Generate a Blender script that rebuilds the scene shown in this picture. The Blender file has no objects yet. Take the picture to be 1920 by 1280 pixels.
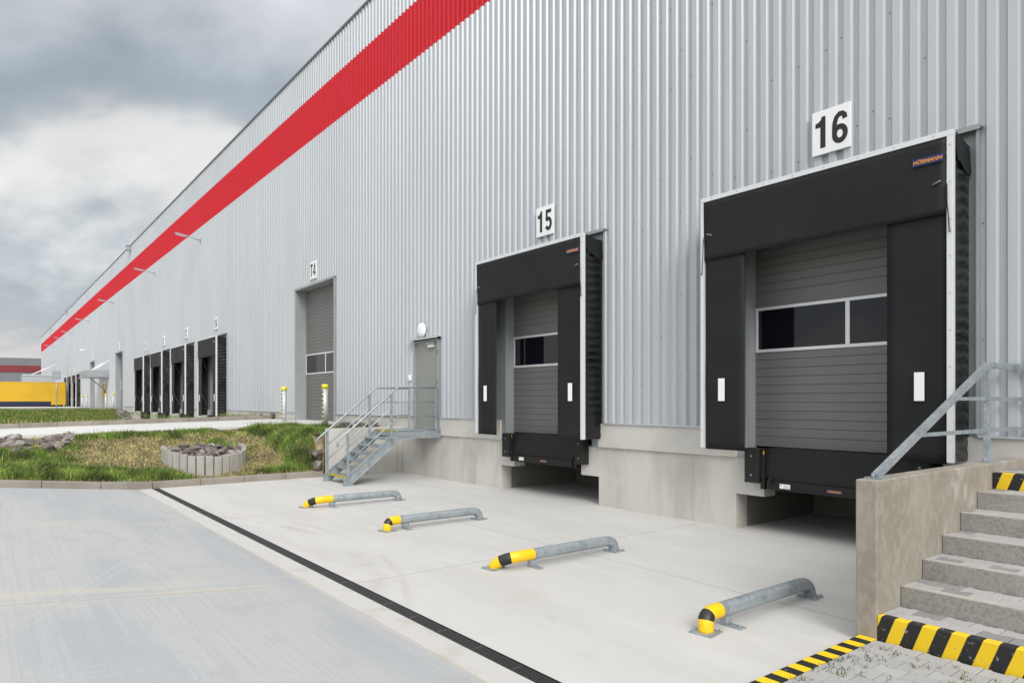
import bpy, bmesh, math, random
import numpy as np
from mathutils import Vector, Matrix, noise
rad = math.radians
scn = bpy.context.scene
COL = scn.collection
rng = random.Random(7)

# ------------------------------------------------------------------ camera
FPX, HOR, EYE, DIST = 1288.0, 752.0, 1.95, 9.22
cam_d = bpy.data.cameras.new('camera'); cam = bpy.data.objects.new('camera', cam_d); COL.objects.link(cam)
cam_d.sensor_width = 36.0; cam_d.lens = FPX/1920*36.0
cam_d.shift_y = (HOR-640)/1920.0
cam_d.clip_start = 0.05; cam_d.clip_end = 6000
cam.location = (0, -DIST, EYE)
yaw = math.atan(999.5/FPX)                      # view = (-cos, sin)
cam.rotation_euler = (rad(90), 0, math.atan2(math.cos(yaw), math.sin(yaw)))
scn.camera = cam

# ------------------------------------------------------------------ light
SUN_EL, SUN_AZ = 36, 112                        # azimuth from +y clockwise (towards +x): right and behind the camera
w = bpy.data.worlds.new('World'); scn.world = w; w.use_nodes = True
nt = w.node_tree; nt.nodes.clear()
def wn(t, **k):
    n = nt.nodes.new(t)
    for a, b in k.items(): setattr(n, a, b)
    return n
def wmath(op, a, b=None, clamp=False):
    n = wn('ShaderNodeMath', operation=op, use_clamp=clamp)
    for i, v in enumerate((a, b)):
        if v is None: continue
        if isinstance(v, (int, float)): n.inputs[i].default_value = v
        else: nt.links.new(v, n.inputs[i])
    return n.outputs[0]
out = wn('ShaderNodeOutputWorld')
sky = wn('ShaderNodeTexSky', sky_type='NISHITA', sun_disc=False, sun_elevation=rad(SUN_EL), sun_rotation=rad(SUN_AZ), air_density=1.2, dust_density=2.0)
bg1 = wn('ShaderNodeBackground'); bg1.inputs[1].default_value = 0.10
nt.links.new(sky.outputs[0], bg1.inputs[0])
tc = wn('ShaderNodeTexCoord'); sep = wn('ShaderNodeSeparateXYZ'); nt.links.new(tc.outputs['Generated'], sep.inputs[0])
z = wmath('MAXIMUM', sep.outputs[2], 0.0)
zz = wmath('ADD', z, 0.42)
cx = wmath('DIVIDE', sep.outputs[0], zz); cy = wmath('DIVIDE', sep.outputs[1], zz)
cmb = wn('ShaderNodeCombineXYZ'); nt.links.new(cx, cmb.inputs[0]); nt.links.new(cy, cmb.inputs[1])
def wnoise(scale, detail, off, rough=0.5, dist=0.0):
    m = wn('ShaderNodeMapping'); m.inputs['Location'].default_value = off
    nt.links.new(cmb.outputs[0], m.inputs['Vector'])
    n = wn('ShaderNodeTexNoise'); n.inputs['Scale'].default_value = scale; n.inputs['Detail'].default_value = detail
    n.inputs['Roughness'].default_value = rough; n.inputs['Distortion'].default_value = dist
    nt.links.new(m.outputs[0], n.inputs['Vector']); return n.outputs['Fac']
n1 = wnoise(1.25, 6, (3.1, 1.7, 0), 0.50, 0.45)
n2 = wnoise(4.6, 7, (9.2, 4.1, 2), 0.5, 0.2)
# cloud banks by elevation, broken up by the noise
el = wmath('ADD', z, wmath('MULTIPLY', wmath('SUBTRACT', n1, 0.5), 0.46))
el = wmath('ADD', el, wmath('MULTIPLY', wmath('SUBTRACT', n2, 0.5), 0.20))
ramp = wn('ShaderNodeValToRGB'); nt.links.new(el, ramp.inputs[0])
cr = ramp.color_ramp; cr.interpolation = 'B_SPLINE'
stops = [(0.00, (.74, .72, .72)), (0.085, (.80, .77, .765)), (0.115, (.62, .62, .64)), (0.14, (.42, .49, .54)), (0.18, (.68, .71, .73)),
         (0.225, (.92, .91, .89)), (0.275, (.93, .92, .90)), (0.315, (.44, .50, .55)), (0.365, (.36, .42, .48)), (0.425, (.56, .61, .65)), (0.48, (.66, .69, .72)), (0.56, (.66, .69, .73)), (0.75, (1.0, 1.02, 1.05)), (1.0, (1.25, 1.27, 1.3))]
while len(cr.elements) < len(stops): cr.elements.new(0.5)
for e, (p, c) in zip(cr.elements, stops): e.position = p; e.color = (*c, 1)
mulv = wn('ShaderNodeVectorMath', operation='SCALE'); nt.links.new(ramp.outputs[0], mulv.inputs[0])
sdir = Vector((math.sin(rad(SUN_AZ))*math.cos(rad(SUN_EL)), math.cos(rad(SUN_AZ))*math.cos(rad(SUN_EL)), math.sin(rad(SUN_EL))))
dt = wn('ShaderNodeVectorMath', operation='DOT_PRODUCT'); nt.links.new(tc.outputs['Generated'], dt.inputs[0]); dt.inputs[1].default_value = sdir
glow = wmath('MULTIPLY', wmath('POWER', wmath('MAXIMUM', wmath('ADD', wmath('MULTIPLY', dt.outputs['Value'], 0.85), 0.15), 0.0), 1.5), 1.5)   # thin cloud is brighter towards the hidden sun
nt.links.new(wmath('ADD', wmath('ADD', wmath('MULTIPLY', n2, 0.5), 0.70), glow), mulv.inputs['Scale'])
bg2 = wn('ShaderNodeBackground'); nt.links.new(mulv.outputs[0], bg2.inputs[0]); bg2.inputs[1].default_value = 1.0
mix = wn('ShaderNodeMixShader'); mix.inputs[0].default_value = 0.93
nt.links.new(bg1.outputs[0], mix.inputs[1]); nt.links.new(bg2.outputs[0], mix.inputs[2]); nt.links.new(mix.outputs[0], out.inputs[0])

sun_d = bpy.data.lights.new('sun', 'SUN'); sun = bpy.data.objects.new('sun', sun_d); COL.objects.link(sun)
sun_d.energy = 2.1; sun_d.angle = rad(25); sun_d.color = (1.0, 0.955, 0.90)
sun.rotation_euler = (-sdir).to_track_quat('-Z', 'Y').to_euler()
scn.view_settings.view_transform = 'Standard'; scn.view_settings.look = 'None'
scn.view_settings.exposure = 0.03; scn.view_settings.gamma = 1.0

# ------------------------------------------------------------------ materials
def mat(name, col, rough=0.7, metal=0.0, layers=(), bump=None, spec=None, attr=None, stripes=None, lines=None, coat=0, rings=()):
    """layers: (colour, (sx,sy,sz), lo, hi, factor[, detail]) noise patches mixed over col"""
    m = bpy.data.materials.new(name); m.use_nodes = True; t = m.node_tree; ns = t.nodes; L = t.links
    b = ns['Principled BSDF']; b.inputs['Roughness'].default_value = rough; b.inputs['Metallic'].default_value = metal
    if spec is not None: b.inputs['Specular IOR Level'].default_value = spec
    if coat: b.inputs['Coat Weight'].default_value = coat
    geo = ns.new('ShaderNodeNewGeometry'); pos = geo.outputs['Position']
    rgb = ns.new('ShaderNodeRGB'); rgb.outputs[0].default_value = (*col, 1); cur = rgb.outputs[0]
    def nz(scale, detail=5.0, rr=0.55):
        mp = ns.new('ShaderNodeMapping'); mp.inputs['Scale'].default_value = scale; L.new(pos, mp.inputs[0])
        n = ns.new('ShaderNodeTexNoise'); n.inputs['Scale'].default_value = 1.0; n.inputs['Detail'].default_value = detail; n.inputs['Roughness'].default_value = rr
        L.new(mp.outputs[0], n.inputs['Vector']); return n.outputs['Fac']
    def mixc(fac, a, c):
        x = ns.new('ShaderNodeMix'); x.data_type = 'RGBA'; L.new(fac, x.inputs[0]); L.new(a, x.inputs[6])
        if isinstance(c, tuple): x.inputs[7].default_value = (*c, 1)
        else: L.new(c, x.inputs[7])
        return x.outputs[2]
    def mth(op, a, c=None, clamp=False):
        n = ns.new('ShaderNodeMath'); n.operation = op; n.use_clamp = clamp
        for i, v in enumerate((a, c)):
            if v is None: continue
            if isinstance(v, (int, float)): n.inputs[i].default_value = v
            else: L.new(v, n.inputs[i])
        return n.outputs[0]
    if attr:
        at = ns.new('ShaderNodeAttribute'); at.attribute_name = attr; cur = at.outputs['Color']
    if stripes:                                   # (vector k, period, duty, colour)
        k, per, duty, c2 = stripes
        d = ns.new('ShaderNodeVectorMath'); d.operation = 'DOT_PRODUCT'; L.new(pos, d.inputs[0]); d.inputs[1].default_value = k
        fr = mth('FRACT', mth('DIVIDE', mth('ADD', d.outputs['Value'], 1000*per), per))
        cur = mixc(mth('LESS_THAN', fr, duty), cur, c2)
    for ly in layers:
        c, s, lo, hi, f = ly[:5]
        n = nz(s, ly[5] if len(ly) > 5 else 5.0)
        mr = ns.new('ShaderNodeMapRange'); mr.inputs[1].default_value = lo; mr.inputs[2].default_value = hi; mr.inputs[3].default_value = 0; mr.inputs[4].default_value = f
        mr.interpolation_type = 'SMOOTHSTEP'
        L.new(n, mr.inputs[0]); cur = mixc(mr.outputs[0], cur, c)
    if lines:                                     # (axis, position, half width, colour, wobble, factor)
        sx = ns.new('ShaderNodeSeparateXYZ'); L.new(pos, sx.inputs[0])
        for ax, p, hw, c, wob, f in lines:
            v = sx.outputs[ax]
            if wob: v = mth('ADD', v, mth('MULTIPLY', mth('SUBTRACT', nz((.9, .9, .9), 6), 0.5), wob))
            dd = mth('ABSOLUTE', mth('SUBTRACT', v, p))
            mr = ns.new('ShaderNodeMapRange'); mr.inputs[1].default_value = hw*(0.6 if hw < .03 else .05); mr.inputs[2].default_value = hw*1.2; mr.inputs[3].default_value = f; mr.inputs[4].default_value = 0
            L.new(dd, mr.inputs[0]); fo = mr.outputs[0]
            if hw > .03:
                m2 = ns.new('ShaderNodeMapRange'); m2.inputs[1].default_value = .44; m2.inputs[2].default_value = .62; L.new(nz((5, .8, 1) if ax == 0 else (.8, 5, 1), 7), m2.inputs[0]); fo = mth('MULTIPLY', fo, m2.outputs[0])
            cur = mixc(fo, cur, c)
    for cx_, cy_, rr, hw, c, f in rings:
        vs = ns.new('ShaderNodeVectorMath'); vs.operation = 'SUBTRACT'; L.new(pos, vs.inputs[0]); vs.inputs[1].default_value = (cx_, cy_, 0)
        ml = ns.new('ShaderNodeVectorMath'); ml.operation = 'MULTIPLY'; L.new(vs.outputs[0], ml.inputs[0]); ml.inputs[1].default_value = (1, 1, 0)
        ln = ns.new('ShaderNodeVectorMath'); ln.operation = 'LENGTH'; L.new(ml.outputs[0], ln.inputs[0])
        dd = mth('ABSOLUTE', mth('SUBTRACT', ln.outputs['Value'], rr))
        mr = ns.new('ShaderNodeMapRange'); mr.inputs[1].default_value = hw*.4; mr.inputs[2].default_value = hw*1.3; mr.inputs[3].default_value = f; mr.inputs[4].default_value = 0
        L.new(dd, mr.inputs[0]); m2 = ns.new('ShaderNodeMapRange'); m2.inputs[1].default_value = .42; m2.inputs[2].default_value = .58; L.new(nz((1.6, 1.6, 1.6), 6), m2.inputs[0])
        cur = mixc(mth('MULTIPLY', mr.outputs[0], m2.outputs[0]), cur, c)
    L.new(cur, b.inputs['Base Color'])
    if bump:                                      # (scale vec, strength, distance)
        n = nz(bump[0], 6.0, 0.6); bp = ns.new('ShaderNodeBump'); bp.inputs['Strength'].default_value = bump[1]; bp.inputs['Distance'].default_value = bump[2]
        L.new(n, bp.inputs['Height']); L.new(bp.outputs[0], b.inputs['Normal'])
    return m
M = {}
M['clad'] = mat('silver_cladding', (.462, .485, .512), .38, .12, layers=[((.42, .445, .472), (.35, .35, .12), .42, .62, .6), ((.52, .535, .555), (3.1, 1, .15), .5, .7, .3)])
M['red'] = mat('red_cladding', (.52, .005, .014), .5, .0, spec=.18, layers=[((.50, .007, .02), (1.2, 1, .3), .45, .65, .6)])
M['trim'] = mat('silver_trim', (.52, .54, .56), .38, .4)
M['capm'] = mat('dark_cap', (.16, .165, .17), .5, .2)
M['reveal'] = mat('grey_reveal', (.33, .355, .36), .42, .2, layers=[((.27, .29, .30), (1, 1, .5), .4, .65, .5)])
M['alu'] = mat('white_aluminium', (.70, .71, .72), .35, .25)
M['rubber'] = mat('black_rubber_fabric', (.0085, .0088, .0098), .6, 0, spec=.3, bump=((90, 90, 90), .25, .0015), layers=[((.014, .014, .015), (1.1, 1, 1.6), .4, .7, .7)])
M['pleat'] = mat('pleated_rubber', (.009, .009, .0095), .28, 0, bump=((4, 4, 16), .3, .01))
M['black'] = mat('black_painted_steel', (.007, .007, .007), .5, 0, spec=.35, layers=[((.014, .013, .012), (6, 6, 9), .55, .75, .4)])
M['bumper'] = mat('bumper_rubber', (.009, .0085, .0085), .75, 0, bump=((30, 30, 30), .3, .004))
M['door'] = mat('brown_grey_door', (.158, .152, .146), .5, .1, layers=[((.145, .137, .13), (.7, .7, 5), .4, .65, .6)])
M['pane'] = mat('dark_pane', (.006, .006, .010), .05, 0, spec=.55)
M['pdoor'] = mat('grey_green_door', (.25, .26, .235), .5, 0, layers=[((.23, .24, .22), (2, 2, 3), .4, .65, .5)])
M['white'] = mat('white_plate', (.80, .80, .80), .45)
M['ink'] = mat('black_ink', (.012, .012, .013), .5)
M['lblue'] = mat('blue_sticker', (.012, .018, .09), .4)
M['orange'] = mat('orange_print', (.65, .27, .04), .45)
M['galv'] = mat('galvanised_steel', (.36, .40, .42), .42, .45, layers=[((.26, .30, .325), (7, 7, 7), .42, .62, .8), ((.52, .56, .58), (34, 34, 34), .54, .68, .65), ((.24, .27, .29), (60, 14, 60), .6, .7, .4), ((.55, .57, .58), (2, 2, 30), .64, .72, .35)])
M['galvp'] = mat('pale_galvanised', (.52, .56, .58), .45, .25, layers=[((.42, .46, .48), (6, 6, 6), .45, .65, .6)])
M['yellow'] = mat('yellow_paint', (.82, .50, .006), .42, 0, layers=[((.70, .40, .01), (14, 14, 14), .55, .75, .5)])
M['yellowcap'] = mat('yellow_cap', (.80, .68, .02), .4)
M['blackp'] = mat('black_band', (.014, .014, .014), .45)
M['hazstep'] = mat('hazard_paint_steps', (.80, .54, .010), .6, 0, stripes=((1, 0, -.36), .2, .5, (.014, .014, .014)), layers=[((.33, .31, .27), (26, 26, 26), .635, .68, .75, 8)], bump=((60, 60, 60), .5, .004))
M['hazkerb'] = mat('hazard_paint_kerb', (.80, .54, .010), .55, 0, stripes=((.02, 1, 0), .2, .5, (.014, .014, .014)), layers=[((.33, .31, .27), (24, 24, 24), .67, .71, .6, 8)])
M['hazsteel'] = mat('hazard_tape_steel', (.80, .60, .03), .5, 0, stripes=((1, .3, .6), .11, .5, (.02, .02, .02)))
M['haztape'] = mat('hazard_tape_post', (.80, .62, .20), .5, 0, stripes=((.5, .5, 1), .14, .5, (.02, .02, .02)))
wallc = [((.40, .38, .33), (1.3, 1.3, .35), .45, .66, .75), ((.34, .29, .21), (3.2, 3.2, .28), .58, .72, .5), ((.55, .535, .50), (.9, .9, 1.6), .5, .68, .6), ((.30, .24, .16), (1.7, 1.7, .7), .62, .76, .5), ((.43, .415, .375), (9, 9, 1.6), .45, .65, .25), ((.20, .17, .13), (9, 9, 5), .69, .74, .5)]
M['conc'] = mat('dock_concrete', (.53, .515, .475), .85, 0, layers=wallc, bump=((14, 14, 6), .25, .006), lines=[(0, -14.85, .008, (.26, .22, .17), .01, .45)])
M['conc2'] = mat('plinth_concrete', (.53, .515, .475), .85, 0, layers=[((.42, .405, .37), (1.0, 1, .8), .45, .66, .6), ((.28, .25, .2), (11, 11, 3), .68, .74, .5)], bump=((16, 16, 12), .2, .005))
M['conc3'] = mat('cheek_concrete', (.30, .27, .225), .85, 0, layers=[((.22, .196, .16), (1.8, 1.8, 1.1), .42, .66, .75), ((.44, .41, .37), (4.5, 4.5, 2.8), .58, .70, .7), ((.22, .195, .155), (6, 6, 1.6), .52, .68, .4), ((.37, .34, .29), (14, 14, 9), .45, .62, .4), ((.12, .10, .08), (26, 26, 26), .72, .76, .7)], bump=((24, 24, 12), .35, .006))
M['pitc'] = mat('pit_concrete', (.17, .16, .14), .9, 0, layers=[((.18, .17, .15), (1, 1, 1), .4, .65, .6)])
M['stepf'] = mat('step_aggregate', (.30, .29, .265), .95, 0, layers=[((.20, .19, .17), (45, 45, 45), .45, .62, .7, 8), ((.36, .35, .32), (3, 3, 3), .45, .7, .5)], bump=((70, 70, 70), .6, .006))
M['stept'] = mat('step_nose', (.42, .40, .36), .9, 0, layers=[((.33, .31, .27), (4, 4, 4), .45, .65, .6)], bump=((60, 60, 60), .2, .003))
M['paver'] = mat('paver', (.4, .4, .4), .9, 0, attr='tint', layers=[((.30, .285, .255), (6, 6, 6), .52, .72, .45), ((.22, .21, .19), (70, 70, 70), .6, .75, .5)], bump=((90, 90, 90), .25, .003))
M['joint'] = mat('joint_sand', (.16, .145, .115), .95, 0, layers=[((.07, .08, .04), (8, 8, 8), .5, .7, .8)])
M['kerb'] = mat('kerb_concrete', (.27, .245, .21), .9, 0, layers=[((.19, .168, .138), (.5, .9, .5), .45, .62, .7), ((.33, .31, .27), (3, 1.2, 6), .58, .72, .6)], bump=((20, 20, 20), .3, .006))
jl = (.24, .225, .20)
M['apron'] = mat('apron_concrete', (.505, .495, .475), .82, 0, layers=[((.455, .445, .42), (.35, 1.3, 1), .42, .62, .65), ((.44, .43, .40), (3.5, 3.5, 1), .55, .7, .35), ((.56, .55, .53), (.8, 3.5, 1), .52, .7, .5), ((.50, .49, .465), (1.2, 40, 1), .45, .65, .35), ((.40, .36, .29), (.5, .5, 1), .62, .78, .4), ((.17, .15, .13), (11, 11, 11), .735, .76, .8), ((.36, .34, .30), (1.4, 2.2, 1), .64, .78, .5), ((.50, .49, .47), (90, 90, 90), .45, .6, .25)],
    bump=((6, 60, 6), .12, .003), lines=[(0, -6.85, .009, jl, 0, .8), (0, -11.9, .009, jl, 0, .7), (0, -1.8, .009, jl, 0, .7), (1, -3.08, .009, jl, 0, .7), (1, -.02, .05, (.42, .37, .29), .12, .5), (0, -16.95, .10, (.42, .37, .29), .2, .5)], rings=[(-9.3, -12.1, 6.78, .09, (.38, .36, .33), .45), (-9.3, -12.1, 7.05, .05, (.40, .38, .35), .4), (-8.6, -14.0, 8.2, .12, (.43, .41, .38), .35)])
sand = (.47, .44, .37)
M['yard'] = mat('yard_concrete', (.415, .418, .412), .8, 0, layers=[((.345, .36, .375), (.22, 1.0, 1), .42, .62, .8), ((.42, .435, .445), (.3, 5.5, 1), .5, .68, .45), ((.33, .345, .36), (.5, 44, 1), .44, .62, .45), ((.44, .45, .46), (14, .5, 1), .55, .7, .3), ((.29, .30, .315), (70, 70, 1), .5, .62, .4), ((.33, .34, .35), (2.1, 2.6, 1), .52, .66, .4), ((.15, .13, .12), (10, 10, 10), .75, .77, .8), (sand, (.9, .9, 1), .66, .8, .45)],
    bump=((5, 55, 5), .15, .004), lines=[(0, -7.35, .40, sand, .6, .95), (0, -7.15, .10, sand, .3, .8), (0, -7.12, .009, (.22, .21, .2), 0, .8), (0, -9.6, .02, (.36, .37, .38), .05, .55), (0, -11.9, .25, sand, .3, .8), (0, -11.9, .008, (.25, .24, .23), 0, .8), (0, -5.9, .012, (.36, .37, .38), .05, .5)], rings=[(-20.3, -36.2, 30.5, .012, (.54, .53, .51), .3), (-20.3, -36.2, 30.6, .014, (.54, .53, .51), .22)])
M['strip'] = mat('drain_bed_concrete', (.48, .47, .45), .85, 0, layers=[((.41, .39, .35), (3, 3, 3), .5, .7, .7), ((.35, .31, .24), (16, 16, 16), .62, .72, .5)], lines=[(1, -6.435, .009, (.36, .29, .21), .04, .7)])
M['road'] = mat('road_concrete', (.58, .58, .56), .8, 0, layers=[((.50, .50, .48), (.5, .5, .5), .4, .65, .6)])
M['soil'] = mat('straw_soil', (.33, .25, .145), .95, 0, layers=[((.20, .15, .085), (4, 4, 4), .42, .62, .75), ((.42, .34, .21), (34, 12, 34), .48, .62, .8), ((.10, .12, .03), (2.2, 2.2, 2.2), .47, .62, .75), ((.12, .08, .05), (26, 26, 26), .55, .68, .7)], bump=((25, 25, 25), .8, .03))
M['ground'] = mat('outer_ground', (.16, .17, .08), .95, 0, layers=[((.28, .24, .15), (.05, .05, 1), .45, .65, .8)])
M['grass'] = mat('grass_blades', (.07, .14, .02), .65, 0, attr='tint')
M['stake'] = mat('stake_concrete', (.36, .345, .31), .9, 0, layers=[((.29, .275, .245), (7, 7, 2), .45, .62, .6), ((.43, .41, .38), (20, 20, 20), .6, .72, .5)], bump=((30, 30, 30), .3, .005))
M['rock'] = mat('rock', (.19, .168, .155), .9, 0, layers=[((.10, .088, .085), (5, 5, 5), .4, .6, .8), ((.27, .20, .17), (3.3, 3.3, 3.3), .55, .68, .7), ((.34, .31, .28), (14, 14, 14), .6, .72, .5)], bump=((18, 18, 18), .8, .03))
_t = M['rock'].node_tree; _b = _t.nodes['Principled BSDF']; _src = _b.inputs['Base Color'].links[0].from_socket
_oi = _t.nodes.new('ShaderNodeObjectInfo'); _mr = _t.nodes.new('ShaderNodeMapRange'); _mr.inputs[3].default_value = .55; _mr.inputs[4].default_value = 1.75
_t.links.new(_oi.outputs['Random'], _mr.inputs[0]); _sc = _t.nodes.new('ShaderNodeVectorMath'); _sc.operation = 'SCALE'
_t.links.new(_src, _sc.inputs[0]); _t.links.new(_mr.outputs[0], _sc.inputs['Scale']); _t.links.new(_sc.outputs[0], _b.inputs['Base Color'])
M['ctn'] = mat('yellow_box_body', (.55, .33, .004), .5, 0, layers=[((.47, .28, .004), (.3, .5, .5), .4, .66, .5)])
M['navy'] = mat('navy_skirt', (.004, .008, .032), .45)
M['gfac'] = mat('grey_facade', (.13, .135, .148), .6, 0, layers=[((.11, .115, .125), (.2, .2, .1), .4, .6, .5)])
M['dred'] = mat('dark_red_facade', (.14, .004, .009), .5)
M['lampw'] = mat('lamp_opal', (.82, .82, .84), .25)
M['tyre'] = mat('tyre', (.02, .02, .02), .8)
M['doorwood'] = mat('amber_glass_door', (.33, .22, .07), .3)
M['roofm'] = mat('roof_sheet', (.4, .4, .4), .7)

# ------------------------------------------------------------------ mesh helpers
class MB:
    def __init__(s): s.v = []; s.f = []; s.m = []; s.sm = []
    def face(s, pts, mat=0, smooth=False):
        n = len(s.v); s.v += [tuple(p) for p in pts]; s.f.append(tuple(range(n, n+len(pts)))); s.m.append(mat); s.sm.append(smooth)
    def faces(s, pts, fs, mat=0, smooth=False):
        n = len(s.v); s.v += [tuple(p) for p in pts]
        for f in fs: s.f.append(tuple(n+i for i in f)); s.m.append(mat); s.sm.append(smooth)
    def box(s, x0, x1, y0, y1, z0, z1, mat=0, T=None):
        p = [(x, y, zz) for zz in (z0, z1) for y in (y0, y1) for x in (x0, x1)]
        if T is not None: p = [tuple(T @ Vector(q)) for q in p]
        s.faces(p, [(0, 2, 3, 1), (4, 5, 7, 6), (0, 1, 5, 4), (2, 6, 7, 3), (0, 4, 6, 2), (1, 3, 7, 5)], mat)
    def prism(s, poly, axis, a, b, mat=0):
        """extrude 2-D polygon along axis: 'y' -> poly is (x,z); 'z' -> (x,y); 'x' -> (y,z)"""
        def P(q, t): return {'y': (q[0], t, q[1]), 'z': (q[0], q[1], t), 'x': (t, q[0], q[1])}[axis]
        n = len(poly); pts = [P(q, a) for q in poly]+[P(q, b) for q in poly]
        fs = [tuple(range(n)), tuple(range(2*n-1, n-1, -1))]+[(i, n+i, n+(i+1) % n, (i+1) % n) for i in range(n)]
        s.faces(pts, fs, mat)
    def tube(s, path, r, seg=14, mat=0, caps=True, mats=None, sq=False):
        path = [Vector(p) for p in path]; n = len(path); rs = r if isinstance(r, (list, tuple)) else [r]*n
        up = None; rings = []
        for i, p in enumerate(path):
            d = ((path[i]-path[i-1]).normalized() if i else Vector((0, 0, 0)))+((path[i+1]-path[i]).normalized() if i < n-1 else Vector((0, 0, 0)))
            d.normalize()
            if up is None: up = Vector((0, 0, 1)) if abs(d.z) < .95 else Vector((0, 1, 0))
            a = d.cross(up).normalized(); up = a.cross(d).normalized()
            k = 1.0
            if 0 < i < n-1:
                c = (path[i]-path[i-1]).normalized().dot(d); k = 1/max(c, .5) if sq else 1.0
            if sq: rings.append([p+(a*sx*rs[i]+up*sy*rs[i]*k) for sx, sy in ((-1, -1), (1, -1), (1, 1), (-1, 1))])
            else: rings.append([p+(a*math.cos(t)+up*math.sin(t))*rs[i] for t in (2*math.pi*j/seg for j in range(seg))])
        q = 4 if sq else seg; base = len(s.v)
        for rg in rings: s.v += [tuple(p) for p in rg]
        for i in range(n-1):
            for j in range(q):
                s.f.append((base+i*q+j, base+i*q+(j+1) % q, base+(i+1)*q+(j+1) % q, base+(i+1)*q+j)); s.m.append(mats[i] if mats else mat); s.sm.append(not sq)
        if caps:
            s.f.append(tuple(base+j for j in reversed(range(q)))); s.m.append(mats[0] if mats else mat); s.sm.append(False)
            s.f.append(tuple(base+(n-1)*q+j for j in range(q))); s.m.append(mats[-1] if mats else mat); s.sm.append(False)
    def build(s, name, mats, parent=None, bevel=0, seg=2):
        me = bpy.data.meshes.new(name); me.from_pydata(s.v, [], s.f)
        mats = mats if isinstance(mats, (list, tuple)) else [mats]
        for m in mats: me.materials.append(M[m] if isinstance(m, str) else m)
        me.polygons.foreach_set('material_index', s.m); me.polygons.foreach_set('use_smooth', s.sm)
        bm = bmesh.new(); bm.from_mesh(me); bmesh.ops.recalc_face_normals(bm, faces=bm.faces); bm.to_mesh(me); bm.free()
        o = bpy.data.objects.new(name, me); COL.objects.link(o)
        if parent: o.parent = parent
        if bevel:
            b = o.modifiers.new('bevel', 'BEVEL'); b.width = bevel; b.segments = seg; b.limit_method = 'ANGLE'; b.harden_normals = False
        return o
def tag(o, label=None, cat=None, group=None, kind=None):
    for k, v in (('label', label), ('category', cat), ('group', group), ('kind', kind)):
        if v: o[k] = v
    return o
def empty(name, loc=(0, 0, 0), label=None, cat=None, group=None):
    o = bpy.data.objects.new(name, None); o.empty_display_size = .2; o.location = loc; COL.objects.link(o); return tag(o, label, cat, group)
def struct(o): o['kind'] = 'structure'; return o
def copy_tree(o, parent=None, kids=None):
    c = o.copy(); COL.objects.link(c); c.parent = parent
    for ch in list(KIDS.get(o.name, ())) or [x for x in COL.objects if x.parent == o]:
        copy_tree(ch, c)
    return c
KIDS = {}
def dup(root, loc, label=None, group=None):
    c = copy_tree(root); c.location = loc
    if label: c['label'] = label
    if group: c['group'] = group
    return c
def text_obj(name, body, size, material, loc, rot=(math.pi/2, 0, 0), sx=1.0, off=0.0, depth=.001, parent=None, shear=0.0):
    cu = bpy.data.curves.new(name, 'FONT'); cu.body = body; cu.size = size; cu.align_x = 'CENTER'; cu.align_y = 'CENTER'; cu.offset = off; cu.extrude = depth; cu.shear = shear; cu.resolution_u = 6
    tmp = bpy.data.objects.new('tmp', cu); COL.objects.link(tmp)
    dg = bpy.context.evaluated_depsgraph_get(); dg.update()
    me = bpy.data.meshes.new_from_object(tmp.evaluated_get(dg)); COL.objects.unlink(tmp); bpy.data.objects.remove(tmp)
    me.materials.clear(); me.materials.append(M[material])
    T = Matrix.Translation(loc) @ Matrix.Rotation(rot[2], 4, 'Z') @ Matrix.Rotation(rot[0], 4, 'X') @ Matrix.Diagonal((sx, 1, 1, 1))
    me.transform(T); o = bpy.data.objects.new(name, me); COL.objects.link(o)
    if parent: o.parent = parent
    return o
def sstep(a, b, x):
    t = min(1, max(0, (x-a)/(b-a))); return t*t*(3-2*t)

# ------------------------------------------------------------------ layout constants
C16, C15 = -4.80, -10.83
DOCKS = [(C16, '16'), (C15, '15'), (-35.4, '14'), (-41.5, '13'), (-47.5, '12'), (-53.4, '11'), (-94.0, '10'), (-99.0, '9'), (-104.2, '8')]
GATES = [(-24.70, -21.23, 'T4'), (-66.45, -63.05, 'T3'), (-83.3, -80.0, 'T2')]
PD = (-16.06, -14.82)                            # steel door beside the stairs
ZB, ZR0, ZR1, ZT = 1.55, 11.06, 12.58, 13.85     # cladding base, red stripe, top
X0, X1 = -155.0, 7.0

# ================================================================== WAREHOUSE
bld = empty('warehouse_building', (0, 0, 0), 'long silver ribbed-metal warehouse with a red stripe below its roof edge', 'warehouse')
PER, A, FR, VA = .207, .093, .031, .052
YP, YV = -.054, -.004
bk = []
k = math.floor(X0/PER)-1
while k*PER < X1+PER:
    b0 = k*PER
    bk += [(b0, YP), (b0+A, YP), (b0+A+FR, YV), (b0+A+FR+VA, YV)]; k += 1
bx = np.array([b[0] for b in bk]); by = np.array([b[1] for b in bk])
def clad(mb, xa, xb, za, zb, m=0):
    xs = [xa]+[x for x in bx if xa+1e-4 < x < xb-1e-4]+[xb]
    ys = np.interp(xs, bx, by); n = len(mb.v)
    for x, y in zip(xs, ys): mb.v.append((x, y, za)); mb.v.append((x, y, zb))
    for i in range(len(xs)-1):
        mb.f.append((n+2*i, n+2*i+2, n+2*i+3, n+2*i+1)); mb.m.append(m); mb.sm.append(False)
ops = sorted([(c-1.82, c+1.82, 5.14) for c, _ in DOCKS]+[(a, b, 6.0) for a, b, _ in GATES]+[(PD[0]-.03, PD[1]+.03, 3.60)]+[(-75.6, -71.2, 3.75)])
mb = MB(); x = X0
for a, b, zt in ops:
    a = max(a, x)
    if a > x: clad(mb, x, a, ZB, ZR0)
    if b > a: clad(mb, a, b, zt, ZR0)
    x = max(x, b)
clad(mb, x, X1, ZB, ZR0)
mb.build('wall_cladding', 'clad', bld)
mb = MB(); clad(mb, X0, X1, ZR0, ZR1); mb.build('red_stripe', 'red', bld)
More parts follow.
